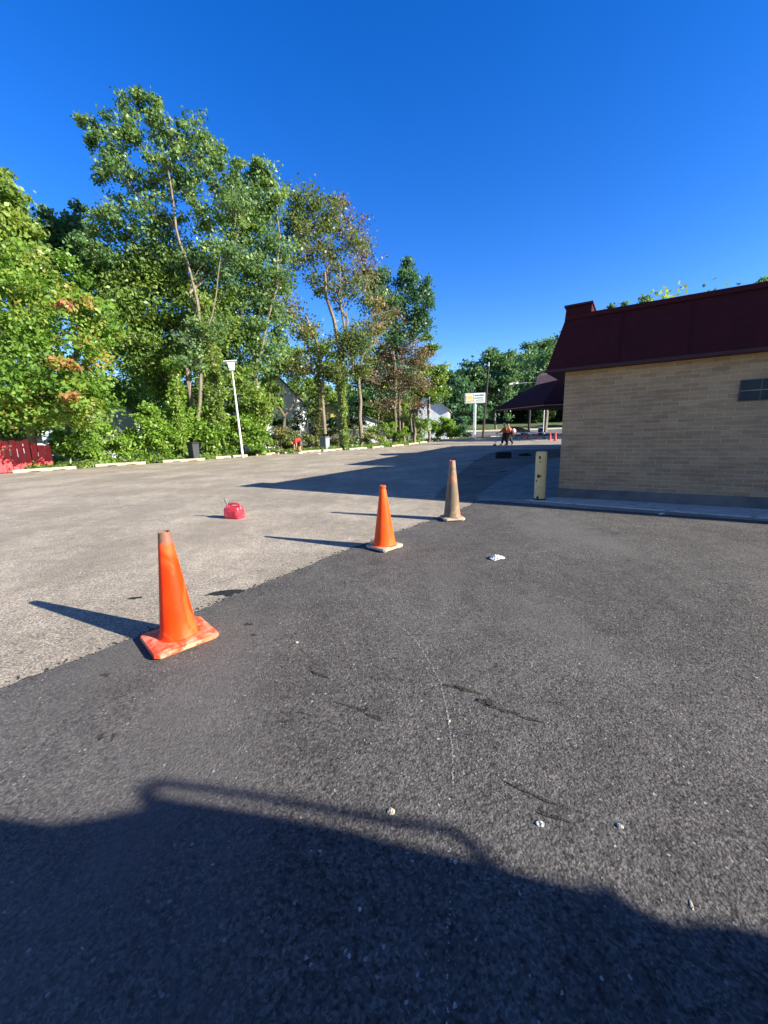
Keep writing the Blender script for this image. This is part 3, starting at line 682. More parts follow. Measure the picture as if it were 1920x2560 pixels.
# ------------------------------------------------------------ wheel stops
stops = [((-17.9, 18.7), 2.45), ((-15.9, 21.5), 2.4), ((-13.2, 23.5), 2.3), ((-11.1, 25.9), 2.3), ((-9.2, 28.4), 2.1), ((-6.4, 30.7), 1.9), ((-4.9, 31.7), 2.2), ((-2.8, 33.3), 2.1), ((-.9, 35.2), 2.2), ((.9, 37.7), 2.3), ((2.8, 42.0), 2.5), ((4.5, 46.5), 2.4), ((6.0, 50.4), 2.4), ((7.4, 53.8), 2.4)]
ends = [(-16.1, 20.4), (-13.8, 22.6), (-11.3, 24.5), (-9.6, 27.6), (-7.9, 30.), (-5.0, 32.0), (-3.4, 33.6), (-1.4, 34.8), (.1, 37.2), (2.2, 39.8), (4.2, 44.4), (5.6, 48.7), (7.0, 52.7), (8.3, 56)]
slab_labels = ['concrete wheel stop in front of the red board fence', 'concrete wheel stop second from the red fence, before the vine hedge', 'concrete wheel stop in front of the dark bin near the lamp',
 'concrete wheel stop at the foot of the leaning lamp post', 'concrete wheel stop just left of the stooping person in red', 'concrete wheel stop just behind the stooping person in red', 'concrete wheel stop just right of the grey bin',
 'concrete wheel stop below the ivy covered trunk', 'short looking concrete wheel stop next right of the ivy trunk', 'concrete wheel stop in front of the yellow green saplings', 'concrete wheel stop in front of the far black bin',
 'concrete wheel stop just left of the green and white sign', 'concrete wheel stop below the green and white sign', 'farthest concrete wheel stop, before the bright bush']
for i, ((a, L), e) in enumerate(zip(stops, ends)):
    ang = math.atan2(e[1]-a[1], e[0]-a[0]); cx, cy = (a[0]+e[0])/2, (a[1]+e[1])/2; hl = min(1.22, L/2)
    mb = MB(); prof = [(-.10, 0), (.10, 0), (.085, .10), (.05, .15), (-.05, .15), (-.085, .10)]
    rings = []
    for x in (-hl, -hl+.06, -.55*hl, -.5*hl, -.2*hl, -.15*hl, .2*hl, .25*hl, .6*hl, .65*hl, hl-.06, hl):
        lift = .035 if (-.51*hl < x < -.19*hl or .21*hl < x < .61*hl) else 0
        k = .8 if abs(x) == hl else 1
        rings.append([(x, y*k, max(z, lift)+rnd.uniform(-.004, .004)*(z > 0)) for y, z in prof])
    mb.loft(rings)
    o = mb.build('wheel_stop', M['curb'], None, bevel=.01); o.location = (cx, cy, .002); o.rotation_euler = (0, 0, ang)
    tag(o, slab_labels[i], 'wheel stop', 'wheel stops along the edge of the lot')

# ------------------------------------------------------------ red board fence
REDP = paint('red_boards', (.78, .07, .08), (.62, .045, .055), rough=.7, scale=4, c3=(.34, .07, .06), stretch=(3, 3, .5))
fa, fb = Vector((-27.5, 12.0, 0)), Vector((-17.55, 20.6, 0))
fd = (fb-fa).normalized(); fl = (fb-fa).length; fang = math.atan2(fd.y, fd.x)
rf = thing('board_fence', 'weathered red vertical board fence with a pale diagonal brace under the trees', 'fence', fb, fang)
x = -fl; k = 0; mb = MB()
while x < -.05:
    wd = rnd.uniform(.24, .30); lean = rnd.uniform(-.015, .015)+(.03 if x > -1.6 else 0)
    top = 1.55+rnd.uniform(-.06, .04) - (.25 if x > -.9 else 0); g_ = .012
    mb.add([(x+g_, 0, 0), (x+wd-g_, 0, 0), (x+wd-g_, .025, 0), (x+g_, .025, 0), (x+g_+lean, 0, top), (x+wd-g_+lean, 0, top+rnd.uniform(-.03, .03)), (x+wd-g_+lean, .025, top), (x+g_+lean, .025, top)],
           [(3, 2, 1, 0), (4, 5, 6, 7), (0, 1, 5, 4), (1, 2, 6, 5), (2, 3, 7, 6), (3, 0, 4, 7)])
    x += wd
mb.build('board', REDP, rf)
mb = MB(); mb.box(-fl, -.1, .027, .10, .35, .45); mb.box(-fl, -.1, .027, .10, 1.15, 1.25); mb.build('rail', REDP, rf)
mb = MB(); mb.loft([[(-3.1, -.035, .12), (-3.1, -.002, .12), (-3.1, -.002, .26), (-3.1, -.035, .26)], [(-1.35, -.035, 1.28), (-1.35, -.002, 1.28), (-1.35, -.002, 1.42), (-1.35, -.035, 1.42)]])
mb.build('brace', paint('faded_pink_board', (.66, .25, .20), (.52, .16, .13), rough=.8, stretch=(.5, 3, 3)), rf)
MB().box(-.06, .03, .11, .19, 0, 1.45).build('post', M['grey_metal'], rf)

# ------------------------------------------------------------ chain link fence
cf = thing('chain_link_fence', 'galvanised chain link fence with a top rail running below the trees', 'fence')
FP = [(-19.0, 21.3), (-16.3, 23.9), (-13.6, 26.3), (-11.6, 29.2), (-9.9, 31.6), (-7.0, 33.9), (-3.4, 36.8), (-.6, 40.2), (1.2, 43.9), (3.2, 48.5), (4.6, 52.2)]
FH = 1.72; mb = MB(); wires = MB(); k = 0
for i in range(len(FP)-1):
    a, b_ = Vector((*FP[i], 0)), Vector((*FP[i+1], 0)); L = (b_-a).length; d = (b_-a)/L; nn = Vector((-d.y, d.x, 0))*.004
    mb.tube([a+Vector((0, 0, FH)), b_+Vector((0, 0, FH))], .022, 6)
    s_ = 0.0
    while s_ < L:
        for sg in (1, -1):
            e = s_ + sg*FH*.6; h0, h1 = 0.03, FH; ee = e
            if e > L: ee = L; h1 = .03+(FH-.03)*(L-s_)/(e-s_)
            if e < 0: ee = 0; h1 = .03+(FH-.03)*s_/(s_-e)
            p0 = a+d*s_+Vector((0, 0, h0)); p1 = a+d*ee+Vector((0, 0, h1)); off_ = d*.004
            wires.add([p0-off_-nn, p0+off_-nn, p0+nn, p1-off_-nn, p1+off_-nn, p1+nn], [(0, 1, 4, 3), (1, 2, 5, 4), (2, 0, 3, 5)])
        s_ += .085
for x, y in FP:
    q = MB(); q.tube([(x, y, -.05), (x, y, FH+.05)], .03, 8); q.build('post', M['galv'], cf)
mb.build('top_rail', M['galv'], cf); wires.build('wire_mesh', M['mesh'], cf)

# ------------------------------------------------------------ lamp post (leaning)
base = atY(605, 1124, 26.3); base.z = 0
lp = thing('street_lamp', 'leaning pale lamp post with a box floodlight rising from the hedge', 'street lamp', base)
top = atY(580, 925, 26.3) - base
mb = MB(); mb.tube([(0, 0, 0), tuple(top*.5), tuple(top)], [.085, .07, .055], 10); mb.build('pole', paint('pole_white', (.62, .63, .62), (.40, .40, .38), rough=.5, scale=3, c3=(.2, .2, .18)), lp, smooth=True)
hd = MB(); hd.loft([rrect(.34, .30, .05, 0), rrect(.50, .42, .05, .50), rrect(.52, .44, .05, .53)])
h = hd.build('lamp_head', paint('lamp_metal', (.66, .68, .70), (.5, .52, .55), rough=.3, metal=.2), lp); h.location = top+Vector((0, 0, -.05)); h.rotation_euler = (R(-8), R(-6), R(20))
hd = MB().box(-.42, .42, -.34, .34, .53, .56).build('lid', M['white'], h)
MB().box(-.15, .15, -.245, -.235, .12, .42).build('lens', paint('lens', (.85, .88, .9), (.8, .82, .85), rough=.08), h)

# ------------------------------------------------------------ bins
def bin_(label, x, y, w_, d_, H, rz, mat, lidm):
    t = thing('trash_bin', label, 'bin', (x, y, 0), rz)
    MB().loft([rrect(w_*.84, d_*.84, .05, .03), rrect(w_, d_, .05, H*.9)]).build('body', mat, t)
    MB().loft([rrect(w_*1.07, d_*1.07, .05, H*.9+.002), rrect(w_*1.07, d_*1.07, .05, H*.94), rrect(w_*.9, d_*.85, .05, H)]).build('lid', lidm, t)
    mb = MB()
    for s_ in (-1, 1): mb.box(s_*w_*.3-.05, s_*w_*.3+.05, -d_*.38, d_*.38, 0, .032)
    mb.build('foot', M['dark'], t)
bin_('dark grey lidded bin in front of the vine hedge near the lamp', -11.95, 24.75, .52, .52, 1.15, R(-22), paint('bin_dark', (.05, .055, .065), (.035, .04, .045), rough=.6, spec=.2), M['dark'])
bin_('tall blue grey bin right of the stooping person', -4.85, 33.3, .68, .62, 1.2, R(-28), paint('bin_blue', (.24, .27, .31), (.17, .19, .22), rough=.5), M['bin'])
bin_('black bin near the far end of the wheel stops', 2.55, 45.4, .95, .8, .95, R(20), M['dark'], M['bin'])

# ------------------------------------------------------------ parking sign
sp = atY(1075, 1100, 50.5); sp.z = 0
sg = thing('parking_sign', 'white and green permit sign on a pale pole left of the bright bush', 'sign', sp, R(-10))
mb = MB(); mb.tube([(0, 0, 0), (-.02, 0, 5.6)], .05, 8); mb.build('pole', M['offwhite'], sg)
MB().box(-.2, .2, -.09, -.06, 1.55, 2.2).build('sign_panel', M['white'], sg)
o = MB().box(-.2, .2, -.09, -.06, 2.23, 2.85).build('sign_panel', paint('sign_green', (.03, .30, .24), (.03, .26, .20), rough=.4), sg)
mb = MB(); mb.lathe([(.09, 0), (.09, .01)], 14); q = mb.build('emblem', M['white'], o); q.rotation_euler = (R(90), 0, 0); q.location = (0, -.0905, 2.55)
MB().box(-.12, .12, -.09, -.06, 2.9, 3.15).build('sign_panel', paint('sign_pale_green', (.35, .55, .45), (.5, .65, .55), rough=.5), sg)
MB().box(-.12, .12, -.12, .12, 0, .25).build('footing', M['curb'], sg)

# ------------------------------------------------------------ roadside pole sign
bp = atY(1186, 1093, 69.0); bp.z = 0
bs = thing('pylon_sign', 'white roadside box sign with yellow left half and blue lettering bars', 'sign', bp, R(-4))
MB().lathe([(.24, 0), (.24, 5.9)], 14).build('pole', paint('sign_pole', (.62, .68, .70), (.45, .50, .52), rough=.4, scale=1.2, stretch=(.3, .3, 1)), bs, smooth=True)
cab = MB().box(-1.75, 1.70, -.28, .28, 5.85, 7.55).build('cabinet', paint('sign_cabinet', (.60, .62, .60), (.48, .5, .5), rough=.4), bs, bevel=.06)
MB().box(-1.60, -.35, -.31, -.279, 6.15, 7.15).build('sign_face', paint('yellow_face', (.80, .58, .22), (.75, .62, .36), rough=.3, scale=1, stretch=(.2, 1, 3)), cab)
MB().box(-.25, 1.58, -.31, -.279, 6.15, 7.42).build('sign_face', paint('white_face', (.72, .78, .78), (.6, .68, .7), rough=.3, scale=1), cab)
mb = MB()
mb.box(-.10, .55, -.325, -.311, 7.05, 7.24); mb.box(.62, 1.45, -.325, -.311, 7.05, 7.27); mb.box(-.15, 1.3, -.325, -.311, 6.62, 6.78); mb.box(.1, 1.4, -.325, -.311, 6.3, 6.42)
mb.build('lettering', paint('letter_blue', (.06, .11, .15), (.08, .13, .17), rough=.5), cab)
mb = MB(); mb.box(-1.5, -.5, -.325, -.311, 6.88, 6.96); mb.box(-1.5, -.6, -.325, -.311, 6.60, 6.66); mb.build('lettering', paint('letter_brown', (.45, .28, .10), (.4, .25, .1)), cab)

# ------------------------------------------------------------ utility pole, wire and street light
ub = atY(1207, 1090, 70.0); ub.z = 0
up = thing('utility_pole', 'dark wooden utility pole just right of the roadside box sign', 'pole', ub)
ut = atY(1222, 916, 70.0) - ub
mb = MB(); mb.tube([(0, 0, -.1), tuple(ut)], [.20, .13], 10); mb.build('shaft', M['wood_pole'], up, smooth=True)
mb = MB(); mb.tube([(ut.x, ut.y, ut.z-.2), (ut.x, ut.y, ut.z+.7)], [.10, .08], 8); mb.build('insulator', M['galv'], up)
arm = thing('street_light', 'pale cobra head street light arm in front of the hillside woods', 'street light', Vector((33.0, 80.0, TZ(0, 80))))
hz = atY(1273, 961, 80) - arm.location; he = atY(1296, 958, 80) - arm.location
mb = MB(); mb.tube([(0, 0, 0), (0, 0, he.z-.5), (he.x*.2, he.y*.2, he.z+.1), tuple(he)], [.12, .09, .06, .05], 8); mb.build('pole', M['galv'], arm, smooth=True)
mb = MB(); mb.tube([tuple(he), tuple(he.lerp(hz, .5)+Vector((0, 0, .04))), tuple(hz)], [.08, .22, .14], 10); mb.build('lamp_head', M['white'], arm, smooth=True)
wr = MB(); a = up.location+ut*.62; pts = []
b_ = atY(1112, 1008, 66)
for i in range(13):
    t = i/12; q = a.lerp(b_, t); q.z -= 1.2*4*t*(1-t)*.5; pts.append(q)
wr.tube(pts, .014, 5); tag(wr.build('power_line', M['wood_pole']), 'single sagging wire from the utility pole toward the white house', 'wire')

# ------------------------------------------------------------ people
SK = paint('skin', (.42, .23, .15), (.36, .19, .12), rough=.6, scale=12)
def skin_mesh(name, verts, edges, rad, mat, parent, root=0, sub=2):
    me = bpy.data.meshes.new(name); me.from_pydata(verts, edges, []); o = link(name, me, mat, parent)
    md = o.modifiers.new('skin', 'SKIN'); md.use_smooth_shade = True; md.branch_smoothing = .6
    for i, r_ in enumerate(rad):
        r_ = r_ if isinstance(r_, tuple) else (r_, r_)
        me.skin_vertices[0].data[i].radius = r_
    me.skin_vertices[0].data[root].use_root = True
    sm = o.modifiers.new('sub', 'SUBSURF'); sm.levels = sub; sm.render_levels = sub
    return o
def person(label, loc, rz, J, shirt, pants, hairm, shoe, sleeve=.45, hat=None, legskin=False, vest=None):
    t = thing('person', label, 'person', loc, rz)
    V = []; E = []; Rd = []
    def av(p_, r_): V.append(tuple(p_)); Rd.append(r_); return len(V)-1
    pel = av(J['pelvis'], .125); sp = av(J['spine'], (.13, .11)); ch = av(J['chest'], (.155, .12)); nk = av(J['neck'], .055); hb = av(J['head0'], .07); hc = av(J['head1'], .098); ht = av(J['head2'], .08)
    E += [(pel, sp), (sp, ch), (ch, nk), (nk, hb), (hb, hc), (hc, ht)]
    for s_ in 'LR':
        sh = av(J['sh'+s_], .065); el = av(J['el'+s_], .043); wr_ = av(J['wr'+s_], .028); pm = av(J['hd'+s_], .034)
        E += [(ch, sh), (sh, el), (el, wr_), (wr_, pm)]
        d = (Vector(J['hd'+s_])-Vector(J['wr'+s_])).normalized(); side = d.cross(Vector((0, 1, .2))).normalized()
        for k in range(4):
            p1 = Vector(J['hd'+s_])+side*(k-1.5)*.019+d*.045; p2 = p1+d*(.034, .042, .040, .028)[k]+Vector((0, .012, 0))
            a1 = av(p1, .010); a2 = av(p2, .008); E += [(pm, a1), (a1, a2)]
        th = av(Vector(J['wr'+s_])+d*.035+side*.045, .011); th2 = av(Vector(J['wr'+s_])+d*.075+side*.06, .009); E += [(wr_, th), (th, th2)]
        hp = av(J['hp'+s_], .095); kn = av(J['kn'+s_], .062); an = av(J['an'+s_], .04); to = av(J['to'+s_], .035)
        E += [(pel, hp), (hp, kn), (kn, an), (an, to)]
    nv = Vector(J['face']); hcV = Vector(J['head1']); no = av(hcV+nv*.118, .014); E.append((hc, no))
    skin_mesh('body', V, E, Rd, SK, t)
    # shirt
    V2 = [J['pelvis'], J['spine'], J['chest'], tuple(Vector(J['chest']).lerp(Vector(J['neck']), .7))]; E2 = [(0, 1), (1, 2), (2, 3)]; R2 = [(.24, .22), (.25, .23), (.27, .23), .10]
    for s_ in 'LR':
        a = len(V2); sv_, ev = Vector(J['sh'+s_]), Vector(J['el'+s_]); V2 += [tuple(sv_), tuple(sv_.lerp(ev, sleeve*1.5 if sleeve < .6 else 1))]; R2 += [.105, .09]; E2 += [(2, a), (a, a+1)]
        if sleeve >= .6: V2.append(tuple(ev.lerp(Vector(J['wr'+s_]), .9))); R2.append(.048); E2.append((a+1, a+2))
    skin_mesh('shirt', V2, E2, R2, shirt, t)
    V3 = [tuple(Vector(J['pelvis'])+Vector((0, 0, .02)))]; E3 = []; R3 = [.19]
    for s_ in 'LR':
        a = len(V3); hp, kn, an = Vector(J['hp'+s_]), Vector(J['kn'+s_]), Vector(J['an'+s_])
        if legskin: V3 += [tuple(hp), tuple(hp.lerp(kn, .85))]; R3 += [.15, .12]; E3 += [(0, a), (a, a+1)]
        else: V3 += [tuple(hp), tuple(kn), tuple(kn.lerp(an, .92))]; R3 += [.15, .115, .09]; E3 += [(0, a), (a, a+1), (a+1, a+2)]
    skin_mesh('trousers', V3, E3, R3, pants, t)
    for s_ in 'LR':
        an, to = Vector(J['an'+s_]), Vector(J['to'+s_])
        skin_mesh('shoe', [tuple(an), tuple(an.lerp(to, .5)), tuple(to)], [(0, 1), (1, 2)], [.058, .052, .045], shoe, t, sub=1)
    hv = Vector(J['head2'])-Vector(J['head1']); up_ = hv.normalized()
    hc0 = hcV+up_*.045-nv*.02
    skin_mesh('hair' if hat is None else 'cap', [tuple(hc0), tuple(hc0+up_*.06)] + ([tuple(hc0+nv*.14-up_*.01)] if hat else []), [(0, 1)] + ([(0, 2)] if hat else []), [.108, .085] + ([(.06, .012)] if hat else []), hat or hairm, t)
    if vest:
        c_ = Vector(J['chest']); sv_ = Vector(J['spine'])
        skin_mesh('vest', [tuple(sv_+Vector((0, 0, -.02))), tuple(c_)], [(0, 1)], [(.27, .25), (.29, .26)], vest, t, sub=2)
    return t
def walk(f=1, lean=.05, st=.28):
    # facing -x; f selects which leg leads
    J = dict(pelvis=(0, 0, .95), spine=(-lean*.5, 0, 1.15), chest=(-lean*1.2, 0, 1.38), neck=(-lean*1.8, 0, 1.53), head0=(-lean*2.2, 0, 1.60), head1=(-lean*2.6, 0, 1.69), head2=(-lean*2.6, 0, 1.76), face=(-1, 0, -.1))
    for s_, y, k in (('L', .1, f), ('R', -.1, -f)):
        J['sh'+s_] = (-lean*1.3, y*1.9, 1.44); J['el'+s_] = (-lean+.10*k, y*2.4, 1.17); J['wr'+s_] = (-lean-.10+.14*k, y*2.3, .95); J['hd'+s_] = (-lean-.14+.15*k, y*2.2, .89)
        J['hp'+s_] = (0, y, .90); J['kn'+s_] = (-.06-st*.45*k, y, .50); J['an'+s_] = (-st*k+.03, y, .09); J['to'+s_] = (-st*k-.16, y, .04)
    return J
HV = paint('orange_shirt', (.88, .10, .03), (.82, .08, .02), rough=.8, scale=5); HV2 = paint('coral_vest', (.88, .26, .15), (.8, .2, .1), rough=.8, scale=5)
BL = paint('black_trousers', (.015, .015, .018), (.03, .03, .032), rough=.9); WH = M['white']
gp = Vector((10.45, 32.6, 0))
J = walk(1, .02, .24); J['elR'] = (-.30, -.24, 1.15); J['wrR'] = (-.50, -.22, 1.05); J['hdR'] = (-.56, -.20, 1.03)
person('worker in a red orange shirt, black trousers and white topped cap, leading left', gp+Vector((-.18, 0, 0)), R(-18), J, HV, BL, BL, BL, sleeve=.7, hat=paint('white_cap', (.7, .7, .68), (.6, .6, .6)))
J2 = walk(-1, .06, .26)
person('worker in a pale coral vest walking just behind the leading worker', gp+Vector((.42, .55, 0)), R(-18), J2, HV2, BL, paint('grey_hair', (.08, .08, .08), (.14, .14, .14)), BL, sleeve=.45, vest=HV2)
# bag slung on the second worker's back
bgp = thing('shoulder_bag', 'pale coral bag bulging behind the second worker', 'bag', gp+Vector((.75, .40, .95)), R(-18))
skin_mesh('bag_body', [(0, 0, 0), (-.08, 0, .22), (-.20, 0, .38)], [(0, 1), (1, 2)], [(.27, .2), (.31, .23), (.2, .16)], paint('coral_bag', (.85, .38, .28), (.8, .5, .42), rough=.8, c3=(.8, .7, .65)), bgp)
mb = MB(); mb.tube([(-.30, -.16, .46), (-.12, -.19, .40), (.02, -.19, .18), (.05, -.12, 0)], .018, 6); mb.build('strap', BL, bgp)
# tool the leading worker pushes
tl = thing('paint_wand', 'white handled marking tool held low in front of the leading worker', 'tool', gp+Vector((-.85, 0.05, 0)), R(-18))
mb = MB(); mb.tube([(.05, -.2, 1.0), (.0, -.1, .6), (-.12, 0, .12)], .03, 8); mb.build('handle', WH, tl)
mb = MB(); mb.box(-.26, .0, -.1, .1, 0, .12); mb.build('foot', M['dark'], tl, bevel=.02)
mb = MB(); mb.tube([(.06, -.22, 1.0), (-.05, -.2, 1.05)], .045, 8); mb.build('grip', M['dark'], tl)
# bending person in red
J = dict(pelvis=(.10, 0, .92), spine=(-.08, 0, 1.05), chest=(-.30, 0, 1.03), neck=(-.44, 0, .93), head0=(-.49, 0, .87), head1=(-.55, 0, .79), head2=(-.60, 0, .73), face=(-.5, 0, -.85))
for s_, y in (('L', .1), ('R', -.1)):
    J['sh'+s_] = (-.34, y*1.9, 1.0); J['el'+s_] = (-.32, y*2.1, .70); J['wr'+s_] = (-.36, y*1.6, .45); J['hd'+s_] = (-.37, y*1.5, .38)
    J['hp'+s_] = (.10, y, .88); J['kn'+s_] = (-.02, y*1.6, .48); J['an'+s_] = (.08+y*.6, y*2.0, .09); J['to'+s_] = (-.12+y*.6, y*2.2, .04)
person('stooping person in a red shirt and shorts by the wheel stops', (-6.2, 29.35, 0), R(35), J, paint('red_shirt', (.88, .03, .02), (.8, .03, .02), rough=.8), paint('dark_shorts', (.05, .04, .045), (.08, .06, .06)), paint('dark_hair', (.04, .025, .02), (.03, .02, .02)), paint('white_shoe', (.6, .55, .5), (.5, .45, .4)), legskin=True)

# ------------------------------------------------------------ far cones, barrier tape
FC = cone_mat('far_cone', (.85, .05, .03), (.85, .06, .035), (.9, .1, .06))
FCB = M['dark']
def far_cone(px, py, H, label, mat=FC):
    g = G(px, py); t = thing('traffic_cone', label, 'traffic cone', g, rnd.uniform(0, 1), 'red cones by the street')
    h = .19
    MB().box(-h, h, -h, h, .0, .04).build('base', FCB if mat is not FC else mat, t, bevel=.01)
    MB().lathe([(.15, .041), (.13, .07), (.04, H), (.03, H)], 16).build('cone_body', mat, t, smooth=True)
    return g
DK = paint('dull_red_cone', (.35, .07, .05), (.28, .06, .04), rough=.6)
cA = far_cone(1388, 1102, .86, 'rightmost red far cone, against the brick wall corner')
cB = far_cone(1375, 1100, .80, 'second red far cone from the brick wall corner')
far_cone(1341, 1098, .62, 'red far cone between the dark marker post and the pale post')
far_cone(1318, 1098, .60, 'red far cone just left of the pale marker post')
far_cone(1304, 1096, .62, 'dull red far cone, second right of the workers', DK); far_cone(1290, 1096, .62, 'dull red far cone nearest the workers', DK)
def marker(px, py, H, mat, label):
    g = G(px, py); t = thing('marker_post', label, 'post', g); MB().lathe([(.16, 0), (.16, .05), (.05, .07), (.045, H)], 12).build('post', mat, t, smooth=True)
    MB().lathe([(.055, H*.7), (.055, H*.85)], 12).build('band', M['white'], t)
    return g
m1 = marker(1360, 1099, .95, M['dark'], 'dark marker post between the far red cones'); m2 = marker(1327, 1098, .85, M['grey_metal'], 'pale grey marker post among the far red cones')
tp = thing('barrier_tape', 'white barrier tape strung level over the far red cones', 'tape')
mb = MB(); aa = [cA+Vector((0, -.1, .84)), cB+Vector((0, -.1, .80)), m1+Vector((0, -.1, .80)), m2+Vector((0, -.1, .80)), G(1292, 1096)+Vector((0, -.1, .80)), G(1262, 1094)+Vector((0, -.1, .78))]
for i in range(len(aa)-1):
    a, b_ = aa[i], aa[i+1]
    for k in range(6):
        t0_, t1_ = k/6, (k+1)/6; p0, p1 = a.lerp(b_, t0_), a.lerp(b_, t1_); p0.z -= .08*4*t0_*(1-t0_)*.5; p1.z -= .08*4*t1_*(1-t1_)*.5
        mb.add([p0, p1, p1+Vector((0, .004, .07)), p0+Vector((0, .004, .07))], [(0, 1, 2, 3)])
mb.build('ribbon', M['white'], tp)

# ------------------------------------------------------------ dark objects on the shaded lot
g = G(1258, 1145)
t = thing('equipment_case', 'black rounded equipment case lying on the shaded asphalt', 'case', g, R(-8))
mb = MB(); mb.loft([rrect(.66, .30, .06, 0), rrect(.72, .34, .07, .04), rrect(.72, .34, .07, .24), rrect(.62, .26, .06, .29)]); mb.build('body', M['dark'], t, smooth=False, bevel=.01)
mb = MB(); mb.tube([(-.12, 0, .285), (-.09, 0, .325), (.09, 0, .325), (.12, 0, .285)], .012, 8); mb.build('handle', M['bin'], t)
g = G(1312, 1139)
t = thing('asphalt_rubble', 'low black lump of broken tar right of the equipment case', 'rubble', g)
mb = MB(); rr = random.Random(9)
for k in range(9):
    cx, cy, s_ = rr.gauss(0, .22), rr.gauss(0, .1), rr.uniform(.08, .18)
    mb.loft([[(cx+s_*math.cos(a*1.05)*rr.uniform(.7, 1.2), cy+s_*math.sin(a*1.05)*rr.uniform(.7, 1.2), z*s_) for a in range(6)] for z in (0, .5, .8)])
mb.build('lump', M['tar'], t)

# ------------------------------------------------------------ parked car far away
cr_ = thing('parked_car', 'dark car with its pale nose parked on the street behind the workers', 'car', (25.4, 73.5, TZ(0, 73.5)+.02), R(3))
CP = paint('car_black', (.012, .014, .02), (.02, .022, .03), rough=.25)
prof = [(-2.2, .35), (-2.25, .75), (-1.95, .98), (-1.25, 1.02), (-.75, 1.45), (.55, 1.48), (1.15, 1.02), (2.0, .92), (2.25, .7), (2.2, .33)]
def car_loft(pr, w_, inset=.0):
    mb = MB(); mb.loft([[(x, y, z) for x, z in pr] for y in (-w_, w_)]); return mb
car_loft([(-2.2, .35), (-2.25, .75), (-1.95, .98), (1.15, 1.02), (2.0, .92), (2.25, .7), (2.2, .33)], .88).build('body', CP, cr_, bevel=.06)
car_loft([(-1.55, .98), (-.8, 1.46), (.5, 1.48), (1.2, .99)], .74).build('cabin', M['glass'], cr_, bevel=.05)
for x in (-1.4, 1.4):
    for y in (-.82, .82):
        wh = MB(); wh.lathe([(.33, -.11), (.33, .11)], 18); o = wh.build('wheel', M['dark'], cr_); o.rotation_euler = (R(90), 0, 0); o.location = (x, y, .33)
        r2 = MB(); r2.lathe([(.19, -.12), (.19, .12)], 14); r2.build('rim', M['galv'], o)
MB().box(1.75, 2.3, -.86, .86, .45, .72).build('bumper', M['white'], cr_, bevel=.05)
for s_ in (-1, 1): MB().box(2.1, 2.27, s_*.62-.14, s_*.62+.14, .73, .84).build('headlight', M['white'], cr_)
t = thing('refuse_can', 'dark round refuse can with a white lid on the lawn behind the far cones', 'bin', (29.0, 71.5, TZ(0, 71.5)))
MB().lathe([(.38, 0), (.42, 1.1)], 16).build('body', M['wood_pole'], t, smooth=True)
MB().lathe([(.46, 1.1), (.48, 1.2), (.40, 1.36), (.1, 1.42)], 16).build('lid', M['white'], t, smooth=True)

# ------------------------------------------------------------ houses behind the fence
def gable_house(label, c, rz, w_, d_, he, hr, wallm, roofm, wins=(), over=.35, door=None):
    t = thing('house', label, 'house', c, rz)
    mb = MB(); hw = w_/2
    mb.loft([[(-hw, y, -.1), (hw, y, -.1), (hw, y, he), (0, y, hr-.06), (-hw, y, he)] for y in (0, d_)]); wl = mb.build('wall', wallm, t)
    mb = MB()
    for s_ in (-1, 1):
        sl_ = (hr-he)/hw; xo = s_*(hw+over); zo = he-over*sl_
        mb.loft([[(xo, y, zo), (xo, y, zo+.12), (0, y, hr+.12), (0, y, hr)] for y in (-over, d_+over)])
    mb.build('roof', roofm, t)
    for x, z, ww, hh in wins:
        f = MB().box(x-ww/2-.09, x+ww/2+.09, -.05, -.002, z-.09, z+hh+.09).build('window', M['white'], t)
        MB().box(x-ww/2, x+ww/2, -.065, -.045, z, z+hh).build('pane', M['glass'], f)
    return t
SID = paint('white_siding', (.72, .74, .78), (.62, .64, .68), rough=.7, scale=2)
GRF = paint('grey_shingle', (.25, .26, .27), (.17, .18, .19), rough=.9, scale=10)
SHD = paint('grey_siding', (.50, .58, .58), (.42, .49, .50), rough=.8, scale=2)
gable_house('small grey gabled shed half hidden by the vine hedge', (-20.8, 30.4, 0), R(46), 4.0, 5.0, 3.3, 4.5, SHD, GRF, over=.3)
gable_house('white gabled house seen behind the fence between lamp and trees', (-12.6, 49.0, 0), R(42), 8.2, 10, 5.0, 8.6, SID, GRF, [(-.9, 4.8, .8, 1.5), (.3, 4.8, .8, 1.5), (-2.4, 1.2, 1, 1.4), (2.2, 1.2, 1, 1.4)])
gable_house('small pale yellow house glimpsed between the ivy trunks', (-7.2, 56.0, 0), R(0), 5.5, 8, 4.0, 5.6, paint('yellow_siding', (.62, .50, .16), (.55, .45, .15)), GRF, [(0, 1.5, .9, 1.2)])
gable_house('long white house low behind the thin brown trees', (-3.0, 58.0, 0), R(6), 7.5, 8, 2.6, 4.0, SID, GRF, [(-2, 1.0, .9, 1.1), (1.5, 1.0, .9, 1.1)])
gable_house('white house in shade with a dark eave left of the roadside sign', (8.0, 68.0, 0), R(-12), 7.0, 9, 4.9, 7.4, SID, GRF, [(-2.0, 2.2, 1, 1.5)])
